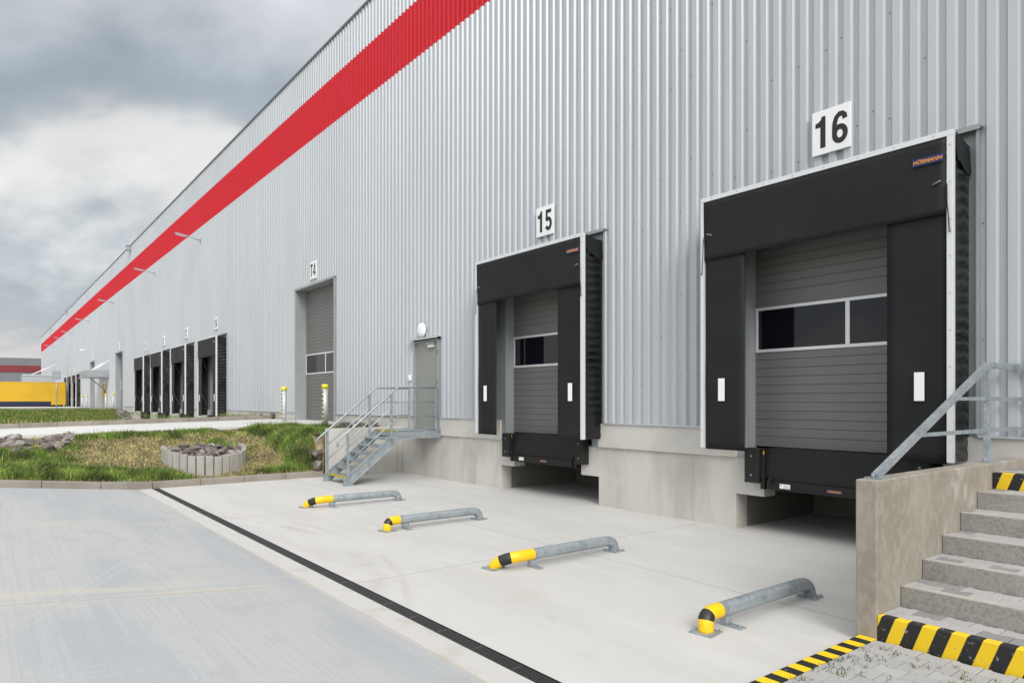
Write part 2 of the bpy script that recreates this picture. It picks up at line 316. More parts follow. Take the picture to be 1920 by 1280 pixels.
mb = MB(); clad(mb, X0, X1, ZR1, ZT); mb.build('upper_cladding', 'clad', bld)
mb = MB(); mb.box(X0-.04, X1+.04, -.075, .45, ZT, ZT+.05); mb.box(X0-.04, X1+.04, -.082, -.06, ZT-.02, ZT+.05); mb.build('parapet_cap', 'capm', bld)
mb = MB(); mb.box(X0, X1, .40, 60, 13.2, 13.4); mb.build('roof', 'roofm', bld)
mb = MB()                                        # end and back walls
mb.box(X0, X0+.2, .05, 60, 0, ZT-.002); mb.box(X1-.2, X1, .05, 60, 0, ZT-.002); mb.box(X0+.2, X1-.2, 59.8, 60, 0, ZT-.004)
mb.build('side_wall', 'trim', bld)
mb = MB()                                        # drip flashing along the foot of the cladding
segs = []; x = X0
for a, b, zt in ops:
    if a > x: segs.append((x, a))
    x = max(x, b)
segs.append((x, X1))
for a, b in segs:
    mb = MB(); mb.box(a, b, -.075, .10, ZB-.022, ZB+.002); mb.build('base_flashing', 'trim', bld)
# concrete plinth band (proud) and dock wall below
mb = MB()
gaps = sorted([(c+.08-1.50, c+.08+1.55) for c, _ in DOCKS]+[(PD[0]-.02, PD[1]+.02)]+[(a, b) for a, b, _ in GATES]+[(-75.6, -71.2)])
x = X0
for a, b in gaps+[(X1, X1)]:
    if a > x:
        mb = MB(); mb.box(x, a, -.045, .28, 1.09, ZB-.022); mb.build('plinth_band', 'conc2', bld, bevel=.008)
    x = max(x, b)
mb = MB()
xs = X0; z0 = -.10
dk = sorted([c+.08 for c, _ in DOCKS])
left_pts = [(X0, 1.09), (X0, z0)]
poly = left_pts[:]
for c in dk:
    poly += [(c-1.53, z0), (c-1.53, .53), (c-1.05, .53), (c-1.05, 1.09)]
    mb.prism(poly, 'y', 0, .30)
    poly = [(c+1.05, 1.09), (c+1.05, .53), (c+1.53, .53), (c+1.53, z0)]
poly += [(X1, z0), (X1, 1.09)]
mb.prism(poly, 'y', 0, .30)
mb.build('dock_wall', 'conc', bld, bevel=.01)
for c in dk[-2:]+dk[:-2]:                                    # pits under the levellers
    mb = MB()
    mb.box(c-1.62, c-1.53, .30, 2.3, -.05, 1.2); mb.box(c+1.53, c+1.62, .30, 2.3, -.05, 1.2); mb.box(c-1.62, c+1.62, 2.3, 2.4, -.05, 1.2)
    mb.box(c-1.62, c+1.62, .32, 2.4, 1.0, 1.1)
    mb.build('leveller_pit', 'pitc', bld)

# sectional doors, parts of the building
def door_mesh(x0, x1, z0, z1, y, pitch, win):
    mb = MB(); zs = z0
    prof = [(y, z0)]
    z_ = z0
    while z_ < z1-1e-3:
        zn = min(z_+pitch, z1)
        if not (zn > win[0] and z_ < win[1]):
            prof += [(y, zn-.010), (y+.010, zn-.005), (y, zn)]
        else: prof += [(y, zn)]
        z_ = zn
    for (ya, za), (yb, zb) in zip(prof[:-1], prof[1:]): mb.face([(x0, ya, za), (x1, ya, za), (x1, yb, zb), (x0, yb, zb)])
    mb.box(x0, x1, y-.006, y+.05, z0-.03, z0+.03)
    return mb
def sectional_door(x0, x1, z0, z1, y, pitch, win, mull):
    d = door_mesh(x0, x1, z0, z1, y, pitch, win).build('sectional_door', 'door', bld)
    f = MB(); w0, w1 = win; t = .045; yf = y-.018
    f.box(x0+.01, x1-.01, yf, y+.01, w1-t, w1); f.box(x0+.01, x1-.01, yf, y+.01, w0, w0+t)
    edges = [x0+.01]+list(mull)+[x1-.01]
    f.box(x0+.01, x0+.01+t, yf+.001, y+.01, w0+t, w1-t); f.box(x1-.01-t, x1-.01, yf+.001, y+.01, w0+t, w1-t)
    for mx in mull: f.box(mx-.03, mx+.03, yf+.001, y+.01, w0+t, w1-t)
    f.build('window_frame', 'alu', d, bevel=.004)
    for a, b in zip(edges[:-1], edges[1:]):
        p = MB(); p.box(a+.032, b-.032, y-.008, y-.002, w0+t+.003, w1-t-.003); p.build('window_pane', 'pane', d)
    return d
def jamb(c, x0, x1, ztop):                       # flat steel facing round the door behind the shelter
    mb = MB()
    mb.box(c-1.82, x0-.02, -.012, .02, 1.09, 5.12); mb.box(x1+.02, c+1.82, -.012, .02, 1.09, 5.12); mb.box(x0-.02, x1+.02, -.011, .02, ztop, 5.12)
    mb.box(x0-.05, x0, .021, .24, 1.12, ztop+.03); mb.box(x1, x1+.05, .021, .24, 1.12, ztop+.03); mb.box(x0-.05, x1+.05, .021, .24, ztop+.031, ztop+.06)
    mb.box(c-1.82, c-1.80, -.085, -.013, 1.55, 5.12); mb.box(c+1.80, c+1.82, -.075, -.013, 1.55, 5.12)
    mb.box(c-1.86, c+1.86, -.13, -.013, 5.12, 5.145); mb.box(c-1.86, c+1.86, -.134, -.128, 5.085, 5.145)
    mb.build('door_surround', 'reveal', bld)
for c, nm in DOCKS:
    near = nm in ('15', '16')
    xd0, xd1 = c-1.24, c+1.42
    if near:
        sectional_door(xd0, xd1, 1.30, 4.35, .20, .128, (2.69, 3.37), [c+.18 if nm == '16' else c+.62])
        jamb(c, xd0, xd1, 4.35)
    else:
        door_mesh(xd0, xd1, 1.30, 4.35, .20, .148, (0, 0)).build('sectional_door', 'black' if nm in ('14', '13', '12', '11') else 'door', bld)  # black colour on the four distant doors stands in for their dark interior
        jamb(c, xd0, xd1, 4.35)
for a, b, nm in GATES:
    cx_ = (a+b)/2
    sectional_door(a+.03, b-.03, 1.29, 5.97, .32, .118, (2.93, 3.66), [cx_+.10])
    mb = MB()
    mb.box(a-.04, a+.03, -.09, .36, 1.24, 6.0); mb.box(b-.03, b+.04, -.09, .36, 1.24, 6.0); mb.box(a-.04, b+.04, -.10, .36, 5.97, 6.04)
    mb.build('door_reveal', 'reveal', bld)
# personnel door
pdz0, pdz1 = 1.27, 3.53
mb = MB(); mb.box(PD[0]+.06, PD[1]-.06, -.03, .02, pdz0+.02, pdz1-.04); pdoor = mb.build('steel_door', 'pdoor', bld)
mb = MB(); mb.box(PD[0]-.01, PD[0]+.06, -.07, .04, pdz0-.02, pdz1); mb.box(PD[1]-.06, PD[1]+.01, -.07, .04, pdz0-.02, pdz1); mb.box(PD[0]+.06, PD[1]-.06, -.07, .04, pdz1-.04, pdz1)
mb.box(PD[0]+.06, PD[1]-.06, -.05, .04, pdz0-.02, pdz0+.018); mb.build('frame', 'reveal', pdoor)
mb = MB(); mb.box(PD[0]-.10, PD[1]+.12, -.17, -.01, 3.575, 3.60); mb.box(PD[0]-.10, PD[1]+.12, -.176, -.165, 3.545, 3.60); mb.build('drip_flashing', 'trim', pdoor)
mb = MB(); mb.tube([(PD[0]+.14, -.03, 2.27), (PD[0]+.14, -.09, 2.27), (PD[0]+.26, -.09, 2.27)], .011, 8); mb.box(PD[0]+.12, PD[0]+.16, -.036, -.028, 2.10, 2.32); mb.build('handle', 'galv', pdoor)
mb = MB(); mb.box(PD[1]-.48, PD[1]-.22, -.10, -.032, 3.33, 3.40); mb.box(PD[1]-.62, PD[1]-.22, -.085, -.06, 3.43, 3.45); mb.build('door_closer', 'alu', pdoor, bevel=.004)
for zz_ in (3.2, 2.45, 1.6):
    mb = MB(); mb.tube([(PD[1]-.045, -.075, zz_-.07), (PD[1]-.045, -.075, zz_+.07)], .012, 8); mb.build('hinge', 'capm', pdoor)
mb = MB(); mb.box(PD[0]-.02, PD[1]+.02, .04, .3, 1.0, 1.25); mb.build('door_sill', 'conc2', bld)
# screws in the valleys of the cladding near docks 15 and 16
sm = MB(); sm.tube([(0, -.002, 0), (0, -.012, 0)], [.009, .006], 8)
scr = None; r2 = random.Random(3); cnt = 0
kk = math.floor(-13.5/PER)
while kk*PER < -2.0 and cnt < 98:
    xv = kk*PER+A+FR+.030
    zz_ = 2.0+r2.random()*1.3
    while zz_ < 8.6 and cnt < 98:
        inside = any(a-.02 < xv < b+.02 and zz_ < zt+.1 for a, b, zt in ops)
        if not inside and r2.random() < .85:
            if scr is None: scr = sm.build('screw', 'capm', bld); o = scr
            else: o = scr.copy(); COL.objects.link(o)
            o.location = (xv, YV, zz_); cnt += 1
        zz_ += 1.35 if r2.random() < .8 else 2.7
    kk += 2 if r2.random() < .5 else 1
# roof outlets
for xo in (-59.4, -107.0, -133.0):
    mb = MB(); mb.box(xo-.25, xo+.25, -.33, -.06, 13.45, 13.78); mb.box(xo-.3, xo+.3, -.36, -.06, 13.78, 13.82); mb.build('roof_outlet', 'reveal', bld)

# ================================================================== DOCK SHELTER
def shelter(loc, label):
    r = empty('dock_shelter', loc, label, 'dock shelter', 'dock shelters along the warehouse wall')
    YF, HW, ZL, ZH = -.50, 1.72, 1.25, 5.03
    f = MB()
    f.box(-HW, HW, YF-.02, YF+.05, ZH-.065, ZH); f.box(-HW, -HW+.05, YF-.018, YF+.05, ZL, ZH-.0655); f.box(HW-.065, HW, YF-.018, YF+.05, ZL, ZH-.0655)
    fr = f.build('frame', 'alu', r, bevel=.003)
    s = MB()
    for i in range(8):
        x = -HW+.2+i*(2*HW-.4)/7; s.tube([(x, YF-.02, ZH-.03), (x, YF-.026, ZH-.03)], .007, 6)
    for i in range(9):
        zz_ = ZL+.25+i*.42
        for sx in (-1, 1): s.tube([(sx*(HW-.03), YF-.018, zz_), (sx*(HW-.03), YF-.024, zz_)], .007, 6)
    s.build('rivet_row', 'reveal', fr)
    # head curtain: slightly billowing sheet
    def sheet(name, x0, x1, z0, z1, y, nx, nz, amp, seed, th=.006, skew=0.0):
        m_ = MB(); P = []
        for side in (0, 1):
            for j in range(nz+1):
                for i in range(nx+1):
                    u, v = i/nx, j/nz
                    x = x0+(x1-x0)*u; z_ = z0+(z1-z0)*v
                    d = amp*(noise.noise(Vector((x*1.1+seed, z_*.9, seed)))*(1-v)*.9+.4*noise.noise(Vector((x*3.1, z_*1.3, seed+5)))*(1-v*v))
                    P.append((x+skew*(1-v), y+d+side*th, z_))
        N = (nx+1)*(nz+1); fs = []
        for side in (0, 1):
            for j in range(nz):
                for i in range(nx):
                    a = side*N+j*(nx+1)+i; fs.append((a, a+1, a+nx+2, a+nx+1))
        for i in range(nx): fs.append((i, i+1, N+i+1, N+i)); a = nz*(nx+1)+i; fs.append((a, a+1, N+a+1, N+a))
        for j in range(nz): a = j*(nx+1); fs.append((a, a+nx+1, N+a+nx+1, N+a)); a += nx; fs.append((a, a+nx+1, N+a+nx+1, N+a))
        m_.faces(P, fs, 0, True); return m_.build(name, 'rubber', r)
    sheet('head_curtain', -HW+.055, HW-.075, 4.09, ZH-.067, YF-.014, 36, 12, .034, 1.3)
    sheet('side_curtain', -HW+.068, -.985, ZL-.02, 4.35, YF+.025, 6, 24, .02, 4.1)
    sheet('side_curtain', .985, HW-.068, ZL-.02, 4.35, YF+.025, 6, 24, .02, 7.7)
    # pleated side walls
    for sx in (-1, 1):
        m_ = MB(); ny, nz_ = 10, 260; P = []
        for side in (0, 1):
            for j in range(nz_+1):
                zz_ = ZL+(ZH-.07-ZL)*j/nz_
                for i in range(ny+1):
                    v = i/ny; y = YF+.052+(.02-.0-(YF+.052)-.035)*v
                    prf = math.sin(math.pi*min(1, v*1.0))**.6 if 0 < v < 1 else 0
                    ph = zz_*44+1.8*noise.noise(Vector((0, y*3, zz_*1.7)))+y*5*math.sin(zz_*.9+sx)
                    d = .030*math.sin(ph)*(.35+.9*abs(noise.noise(Vector((sx*3., y*2.5, zz_*1.3)))))*prf+.012*noise.noise(Vector((sx, y*4, zz_*4)))*prf
                    P.append((sx*(HW-.012+d-side*.008), y, zz_))
        N = (ny+1)*(nz_+1); fs = []
        for side in (0, 1):
            for j in range(nz_):
                for i in range(ny): a = side*N+j*(ny+1)+i; fs.append((a, a+1, a+ny+2, a+ny+1))
        m_.faces(P, fs, 0, True); m_.build('pleated_side', 'pleat', r)
    m_ = MB(); m_.box(-HW+.01, HW-.01, YF+.052, -.035, ZH-.085, ZH-.075); m_.build('roof_sheet', 'pleat', r)
    m_ = MB()                                   # loose flap hanging at the top of the right side
    fl = [(YF+.055, ZH-.02), (-.12, ZH-.09), (-.055, ZH-.10), (-.02, ZH-.42), (-.16, ZH-.44), (-.34, ZH-.34), (YF+.09, ZH-.33), (YF+.055, ZH-.2)]
    m_.faces([(HW+.004+.02*max(0, -(zz_-ZH)-.1), y, zz_) for y, zz_ in fl]+[(HW+.010+.02*max(0, -(zz_-ZH)-.1), y, zz_) for y, zz_ in fl], [tuple(range(8)), tuple(range(15, 7, -1))]+[(i, (i+1) % 8, 8+(i+1) % 8, 8+i) for i in range(8)])
    m_.build('corner_flap', 'rubber', r)
    for sx in (-1, 1):
        m_ = MB(); m_.box(sx*1.36-.055, sx*1.36+.055, YF-.004, YF+.002, 1.955, 2.29); m_.build('guide_marker', 'white', r)
        m_ = MB()
        for za, zb in ((4.4, 3.5), (2.6, 1.7)): m_.tube([(sx*(HW-.06), YF+.08, za), (sx*(HW-.06), -.06, zb)], .012, 6)
        m_.build('side_brace', 'reveal', r)
        m_ = MB(); m_.tube([(sx*(HW-.06), YF-.028, 4.42), (sx*(HW-.055), YF-.035, 4.2), (sx*(HW-.04), YF-.03, 4.0), (sx*(HW-.035), YF-.03, 3.9)], .006, 6); m_.build('tension_cord', 'black', r)
        m_ = MB(); m_.tube([(sx*(HW-.035), YF-.03, 3.91), (sx*(HW-.025), YF-.036, 3.87)], .011, 8); m_.build('cord_ring', 'capm', r); m_ = MB(); m_.tube([(sx*(HW-.12), YF-.034, 4.47), (sx*(HW-.21), YF-.03, 4.44)], .012, 6, 0); m_.build('cord_hook', 'capm', r)
    m_ = MB(); m_.box(1.30, 1.635, YF-.034, YF-.030, 4.695, 4.785); bd = m_.build('name_badge', 'lblue', r)
    text_obj('lettering', 'HÖRMANN', .060, 'orange', (1.46, YF-.036, 4.737), off=.0015, sx=1.0, shear=.18, depth=.001, parent=bd)
    return r
sh16 = shelter((C16, 0, 0), 'large black dock shelter under the 16 plate, nearest the concrete steps')
KIDS.clear()
others = {'15': 'black dock shelter under the 15 plate, between the steel door and dock 16', '14': 'black dock shelter under the 14 plate, rightmost of the four beyond the T4 gate',
          '13': 'black dock shelter under the 13 plate, second from the right of the distant four', '12': 'black dock shelter under the 12 plate, third from the right of the distant four',
          '11': 'black dock shelter under the 11 plate, leftmost of the distant four', '10': 'rightmost black shelter of the farthest trio, beside the entrance canopy',
          '9': 'middle black shelter of the farthest trio by the yellow trailer', '8': 'leftmost black shelter of the farthest trio, partly behind the yellow trailer'}
for c, nm in DOCKS[1:]: dup(sh16, (c, 0, 0), others[nm])

# ================================================================== DOCK LEVELLER
def leveller(loc, label):
    r = empty('dock_leveller', loc, label, 'dock leveller', 'dock levellers under the doors')
    YL = -.06
    m_ = MB(); m_.face([(-.97, YL, 1.255), (.97, YL, 1.255), (.97, YL-.03, .84), (-.97, YL-.03, .84)]); m_.face([(-.97, YL, 1.255), (.97, YL, 1.255), (.97, .25, 1.262), (-.97, .25, 1.262)])
    m_.face([(-.97, YL+.02, .84), (.97, YL+.02, .84), (.97, YL-.03, .84), (-.97, YL-.03, .84)])
    lip = m_.build('lip_plate', 'black', r)
    m_ = MB()                                   # raised tread pattern
    for j in range(10):
        zz_ = .87+j*.038; yy = YL-.03+.03*(zz_-.84)/.415
        for i in range(48):
            x = -.95+i*.04+(.02 if j % 2 else 0); s_ = 1 if (i+j) % 2 else -1
            m_.faces([(x-.008, yy-.001, zz_-.006*s_-.003), (x+.008, yy-.001, zz_+.006*s_-.003), (x+.008, yy-.001, zz_+.006*s_+.004), (x-.008, yy-.001, zz_-.006*s_+.004), (x, yy-.005, zz_)], [(0, 1, 4), (1, 2, 4), (2, 3, 4), (3, 0, 4)])
    m_.build('tread_pattern', mat('tread_steel', (.025, .025, .025), .35, .4), lip)
    m_ = MB(); m_.box(-.93, .93, -.13, .2, .665, .80); m_.box(-.93, .93, -.10, .2, .80, .842); m_.box(-.99, -.94, -.16, .05, .82, .87); m_.box(.94, .99, -.16, .05, .82, .87); m_.build('front_beam', 'black', r, bevel=.006)
    for sx in (-1, 1):
        m_ = MB(); m_.box(sx*1.0-.035, sx*1.0+.035, -.12, .10, .66, 1.25); m_.build('side_post', 'black', r)
        m_ = MB(); m_.box(sx*1.155-.115, sx*1.155+.115, -.17, -.001, .745, 1.255); b_ = m_.build('rubber_bumper', 'bumper', r, bevel=.006)
        for zb in (.86, 1.14):
            m_ = MB(); m_.tube([(sx*1.155, -.1705, zb), (sx*1.155, -.172, zb)], .032, 14, 0); m_.tube([(sx*1.155, -.172, zb), (sx*1.155, -.178, zb)], .013, 6, 1); m_.build('bolt', ['ink', 'galv'], b_)
    m_ = MB(); m_.tube([(-.86, -.14, .86), (-.86, -.17, .80), (-.83, -.15, .74)], .012, 6); m_.build('lip_hook', 'black', r)
    m_ = MB(); m_.box(-.985, -.972, -.123, -.1205, 1.17, 1.22); m_.build('yellow_mark', 'yellow', r)
    m_ = MB(); m_.box(-.72, -.56, -.133, -.1305, .70, .765); t_ = m_.build('type_plate', 'white', r)
    m_ = MB()
    for q in range(4): m_.box(-.66, -.575, -.1342, -.1332, .708+q*.013, .7125+q*.013)
    m_.box(-.71, -.69, -.1342, -.1332, .735, .758); m_.build('print', 'reveal', t_)
    m_ = MB(); m_.box(-.03, .19, -.133, -.1305, .705, .755); bd = m_.build('name_badge', 'lblue', r)
    text_obj('lettering', 'HÖRMANN', .036, 'orange', (.08, -.1345, .729), off=.001, parent=bd, depth=.0008)
    return r
lv16 = leveller((C16+.08, 0, 0), 'black checker-plate dock leveller with rubber bumpers below door 16')
lv = {'15': 'black dock leveller and bumpers in the pit between the steel stairs and dock 16', '14': 'dock leveller under the rightmost distant shelter, half hidden by the kerb', '13': 'dock leveller under the second distant shelter from the T4 gate, half hidden by the kerb',
      '12': 'dock leveller under the third distant shelter from the T4 gate, half hidden by the kerb', '11': 'dock leveller under the distant shelter nearest the stone heap, half hidden by the kerb'}
for c, nm in DOCKS[1:6]: dup(lv16, (c+.08, 0, 0), lv[nm])

# ================================================================== NUMBER PLATES
DIG = {'1': [('p', [(.46, 0), (.46, 1), (.31, 1), (.26, .90), (.17, .84), (.05, .815), (.05, .67), (.25, .67), (.25, 0)])],
 'T': [('p', [(.02, 1), (.62, 1), (.62, .83), (.425, .83), (.425, 0), (.215, 0), (.215, .83), (.02, .83)])],
 '4': [('p', [(0, .2), (.66, .2), (.66, .36), (0, .36)]), ('p', [(.36, .36), (.56, .36), (.56, 1), (.36, 1)]), ('p', [(.36, 0), (.56, 0), (.56, .2), (.36, .2)]), ('p', [(0, .36), (.15, .36), (.36, .76), (.36, 1)])],
 '5': [('r', [(.55, .915), (.16, .915)]), ('p', [(.08, 1), (.24, 1), (.23, .50), (.05, .47)]), ('a', (.30, .325, .21, .235, 140, -155))],
 '6': [('a', (.31, .30, .21, .215, 0, 360)), ('r', [(.51, .73), (.49, .84), (.40, .905), (.29, .91), (.18, .83), (.115, .68), (.10, .50), (.10, .32)])],
 '9': [('a', (.31, .70, .21, .215, 0, 360)), ('r', [(.11, .27), (.13, .16), (.22, .095), (.33, .09), (.44, .17), (.505, .32), (.52, .50), (.52, .68)])],
 '0': [('a', (.31, .50, .21, .415, 0, 360))], '8': [('a', (.31, .71, .18, .205, 0, 360)), ('a', (.31, .29, .21, .21, 0, 360))],
 '3': [('a', (.29, .715, .20, .20, 165, -80)), ('a', (.29, .29, .22, .21, 80, -165))],
 '2': [('r', [(.10, .66), (.12, .82), (.22, .905), (.36, .91), (.48, .83), (.50, .70), (.44, .56), (.28, .38), (.16, .22), (.12, .10)]), ('p', [(.03, 0), (.58, 0), (.58, .17), (.03, .17)])]}
def digit(ch, x0, z0, sx, sz, y, parent):
    mb = MB(); q = 0
    def poly(p):
        nonlocal q
        mb.prism([(x0+a*sx, z0+b*sz) for a, b in p], 'y', y-.0004*q, y+.001); q += 1
    for k_, d in DIG[ch]:
        if k_ == 'p': poly(d); continue
        if k_ == 'a':
            cx_, cz_, rx, rz, a0, a1 = d; n = 28; P = [(cx_+rx*math.cos(rad(a0+(a1-a0)*i/n)), cz_+rz*math.sin(rad(a0+(a1-a0)*i/n))) for i in range(n+1)]
        else: P = d
        hw = .098 if k_ == 'a' else .095; N_ = []
        for i in range(len(P)):
            a = P[max(0, i-1)]; b = P[min(len(P)-1, i+1)]
            if k_ == 'a' and abs(a1-a0) == 360 and i in (0, len(P)-1): a, b = P[-2], P[1]
            L_ = math.hypot(b[0]-a[0], b[1]-a[1]); N_.append((-(b[1]-a[1])/L_*hw, (b[0]-a[0])/L_*hw*.88))
        q += 1
        for i in range(len(P)-1):
            mb.faces([(x0+(P[j][0]+s_*N_[j][0])*sx, y-.0004*q, z0+(P[j][1]+s_*N_[j][1])*sz) for j, s_ in ((i, 1), (i, -1), (i+1, -1), (i+1, 1))], [(0, 1, 2, 3)])
    return mb.build('digit', 'ink', parent)
def plate(xc, zc, body, label, sx=.78):
    r = empty('number_plate', (xc, -.06, zc), label, 'number plate', 'number plates above the doors')
    m_ = MB(); m_.box(-.265, .265, -.03, .005, -.30, .30); m_.build('panel', 'white', r, bevel=.004)
    for i, ch in enumerate(body):
        digit(ch, -.235+.25*i if len(body) > 1 else -.11, -.215, .35, .43, -.0315, r)
    return r
DL = {'14': 'small white plate reading 14, nearest of the distant dock plates, left of the T4 gate', '13': 'small white plate reading 13, second of the distant row counted from the T4 gate', '12': 'small white plate reading 12, third of the distant row counted from the T4 gate',
      '11': 'small white plate reading 11, beside the T3 gate plate', '10': 'tiny white plate right of the farthest three above the yellow trailer end', '9': 'tiny white plate in the middle of the farthest three', '8': 'tiny white plate left of the farthest three'}
for c, nm in DOCKS:
    lab = {'16': 'white plate with the black number 16 above the nearest dock', '15': 'white plate with the black number 15 above its dock'}.get(nm, DL.get(nm))
    plate(c+.09 if nm != '15' else c+.15, 5.63 if nm in '1516' else 5.75, nm, lab)
for a, b, nm in GATES: plate((a+b)/2-.03, 6.48, nm, 'white plate reading %s above the %s roller gate' % (nm, {'T4': 'near tall', 'T3': 'distant', 'T2': 'farthest'}[nm]))

# ================================================================== WALL LAMPS etc.
def wall_lamp(x):
    r = empty('wall_lamp', (x, 0, 10.35))
    m_ = MB(); m_.box(-.08, .08, -.07, -.045, -.12, .12); m_.tube([(0, -.06, 0), (0, -.5, .10), (0, -.7, .13)], .022, 10); m_.build('arm', 'reveal', r)
    m_ = MB(); T = Matrix.Translation((0, -.98, .17)) @ Matrix.Rotation(rad(-8), 4, 'X'); m_.box(-.11, .11, -.30, .30, -.03, .03, 0, T); m_.build('lamp_head', 'reveal', r, bevel=.012)
    m_ = MB(); m_.box(-.10, .10, -.26, .20, -.042, -.036, 0, T); m_.build('lens', 'lampw', r)
    return r
nth = ['nearest', 'second', 'third', 'fourth', 'fifth', 'sixth', 'farthest']
l0 = wall_lamp(-38.4)
for i, xl in enumerate((-38.4, -50.2, -67.5, -84.5, -100.7, -110.8, -127.3)):
    o = l0 if i == 0 else dup(l0, (xl, 0, 10.35))
    tag(o, '%s slim arm lamp on the wall just under the red stripe, counted from the right' % nth[i], 'wall lamp', 'arm lamps along the red stripe')
r = empty('floodlight', (-85.4, 0, 7.35), 'white twin floodlight on the wall above the distant T2 gate', 'floodlight')
m_ = MB(); m_.tube([(0, -.05, 0), (0, -.5, .05)], .04, 8); m_.build('arm', 'alu', r)
for sx in (-.5, .45):
    m_ = MB(); m_.box(sx-.17, sx+.17, -.75, -.5, -.06, .08); m_.build('lamp_head', 'lampw', r, bevel=.03)
r = empty('bulkhead_lamp', (-15.55, 0, 3.80), 'round white opal lamp above the grey steel door', 'lamp')
m_ = MB(); m_.tube([(0, -.055, 0), (0, -.10, 0)], .15, 28); m_.build('base_ring', 'reveal', r)
m_ = MB(); m_.tube([(0, -.10, 0), (0, -.13, 0), (0, -.16, 0), (0, -.185, 0), (0, -.195, 0)], [.185, .19, .175, .13, .05], 32); m_.build('diffuser', 'lampw', r)
m_ = MB(); m_.box(-16.32, -16.20, -.10, -.045, 2.50, 2.66); m_.box(-16.30, -16.22, -.108, -.10, 2.54, 2.62)
tag(m_.build('switch_box', 'white', None, bevel=.006), 'small white switch box beside the grey steel door', 'switch box')

# ================================================================== GROUND
def yardz(y): return min(.62, max(0.0, .095*(-y-6.45)))
def sheet(name, xs, ys, zf, m, kind='structure'):
    mb = MB(); nx, ny = len(xs), len(ys)
    P = [(x, y, zf(x, y)) for y in ys for x in xs]
    mb.faces(P, [(j*nx+i, j*nx+i+1, (j+1)*nx+i+1, (j+1)*nx+i) for j in range(ny-1) for i in range(nx-1)], 0, True)
    o = mb.build(name, m); o['kind'] = kind; return o
struct(sheet('ground', [-3000, -400, -160, 80, 400, 3000], [-3000, -400, -60, 0, 80, 400, 3000], lambda x, y: -.25, 'ground'))
mb = MB(); mb.box(-17.2, -2.6, -6.03, 2.35, -.2, 0); struct(mb.build('dock_apron', 'apron'))
mb = MB(); mb.box(-2.6, 6.9, -3.4, -.02, -.2, -.01); struct(mb.build('side_slab', 'apron'))
def strip_y(y): return 0.0
mb = MB(); mb.box(-17.2, -2.6, -6.45, -6.17, -.2, .001); struct(mb.build('drain_bed', 'strip'))
ysl = [-6.45, -7.2, -8, -9, -10, -11, -12, -13, -16, -30, -60]
mb = MB(); nx = 2
for i in range(len(ysl)-1):
    a, b = ysl[i], ysl[i+1]; mb.face([(-17.2, a, yardz(a)), (9.0, a, yardz(a)), (9.0, b, yardz(b)), (-17.2, b, yardz(b))])
mb.v = [v for v in mb.v]; struct(mb.build('yard', 'yard'))
# drain channel
dr = empty('drain_channel', (0, 0, 0), 'long black slotted drain running across the concrete yard', 'drain')
mb = MB(); mb.box(-17.05, -2.7, -6.17, -6.03, -.16, -.10); mb.box(-17.05, -2.7, -6.172, -6.162, -.10, .003); mb.box(-17.05, -2.7, -6.038, -6.028, -.10, .003); mb.build('channel_edge', 'black', dr)
mb = MB()
for y in (-6.150, -6.1235, -6.097, -6.0705, -6.050): mb.box(-17.04, -2.71, y-.006, y+.006, -.03, 0.0)
x = -17.03
while x < -2.72:
    mb.box(x, x+.008, -6.155, -6.045, -.028, -.003)
    if abs((x*2) % 1.0) < .06: mb.box(x, x+.03, -6.157, -6.043, -.028, .001)
    x += .032 if x > -10 else .064
mb.build('grating', mat('cast_iron', (.05, .05, .053), .45, .3), dr)

# ------------------------------------------------ kerb and embankment beyond the apron
mb = MB(); y = -2.15; rk = random.Random(5)
while y > -16:
    L_ = 1.0 if y > -7 else 1.05
    a, b = y-.004, y-L_+.004
    dx = rk.uniform(-.006, .006)
    za, zb_ = yardz(a), yardz(b)
    P = [(-17.22+dx, a, za-.15), (-17.05+dx, a, za-.15), (-17.05+dx, b, zb_-.15), (-17.22+dx, b, zb_-.15), (-17.22+dx, a, za+.15), (-17.06+dx, a, za+.14), (-17.06+dx, b, zb_+.14), (-17.22+dx, b, zb_+.15)]
    mb.faces(P, [(0, 1, 2, 3), (4, 5, 6, 7), (0, 1, 5, 4), (1, 2, 6, 5), (2, 3, 7, 6), (3, 0, 4, 7)])
    y -= L_
struct(mb.build('kerb', 'kerb', bevel=.012))
XC = -21.1
def roadz(y): return 1.27+.021*min(0, y)+(-.00 if y > -12 else .0)
def bank(x, y, nz=True):
    zt = yardz(y)+.13; zc = roadz(y)-.10
    t = (x+17.2)/(XC+17.2); t = min(1, max(0, t))
    s_ = .42*t+.58*sstep(-.06, 1, t)
    z_ = zt+(zc-zt)*s_
    lift = sstep(-3.3, -2.1, y)*(sstep(-17.2, -18.0, x) if y < -2.15 else sstep(-16.9, -17.3, x))
    z_ = z_*(1-lift)+lift*(1.10-.02*t)
    z_ -= .09*sstep(1.0, .3, abs(y+4.68))*sstep(-18.3, -17.7, x)*sstep(-17.2, -17.35, x)
    if nz: z_ += .05*noise.noise(Vector((x*1.1, y*1.1, 3)))*min(1, t*8)*min(1, (1-t)*8+.15)
    return z_
xs = [-17.2-(3.9*i/44) for i in range(45)]
ys = [.0-.12*i for i in range(160)]
sheet('embankment', xs[::-1], ys, bank, 'soil')
sheet('embankment_edge', [-17.2, -16.98], [-2.19, -2.16, -2.12, -1.5, -1, -.5, 0], lambda x, y: (.1 if y < -2.18 else bank(x, y) if x < -17.1 else 1.15), 'soil')
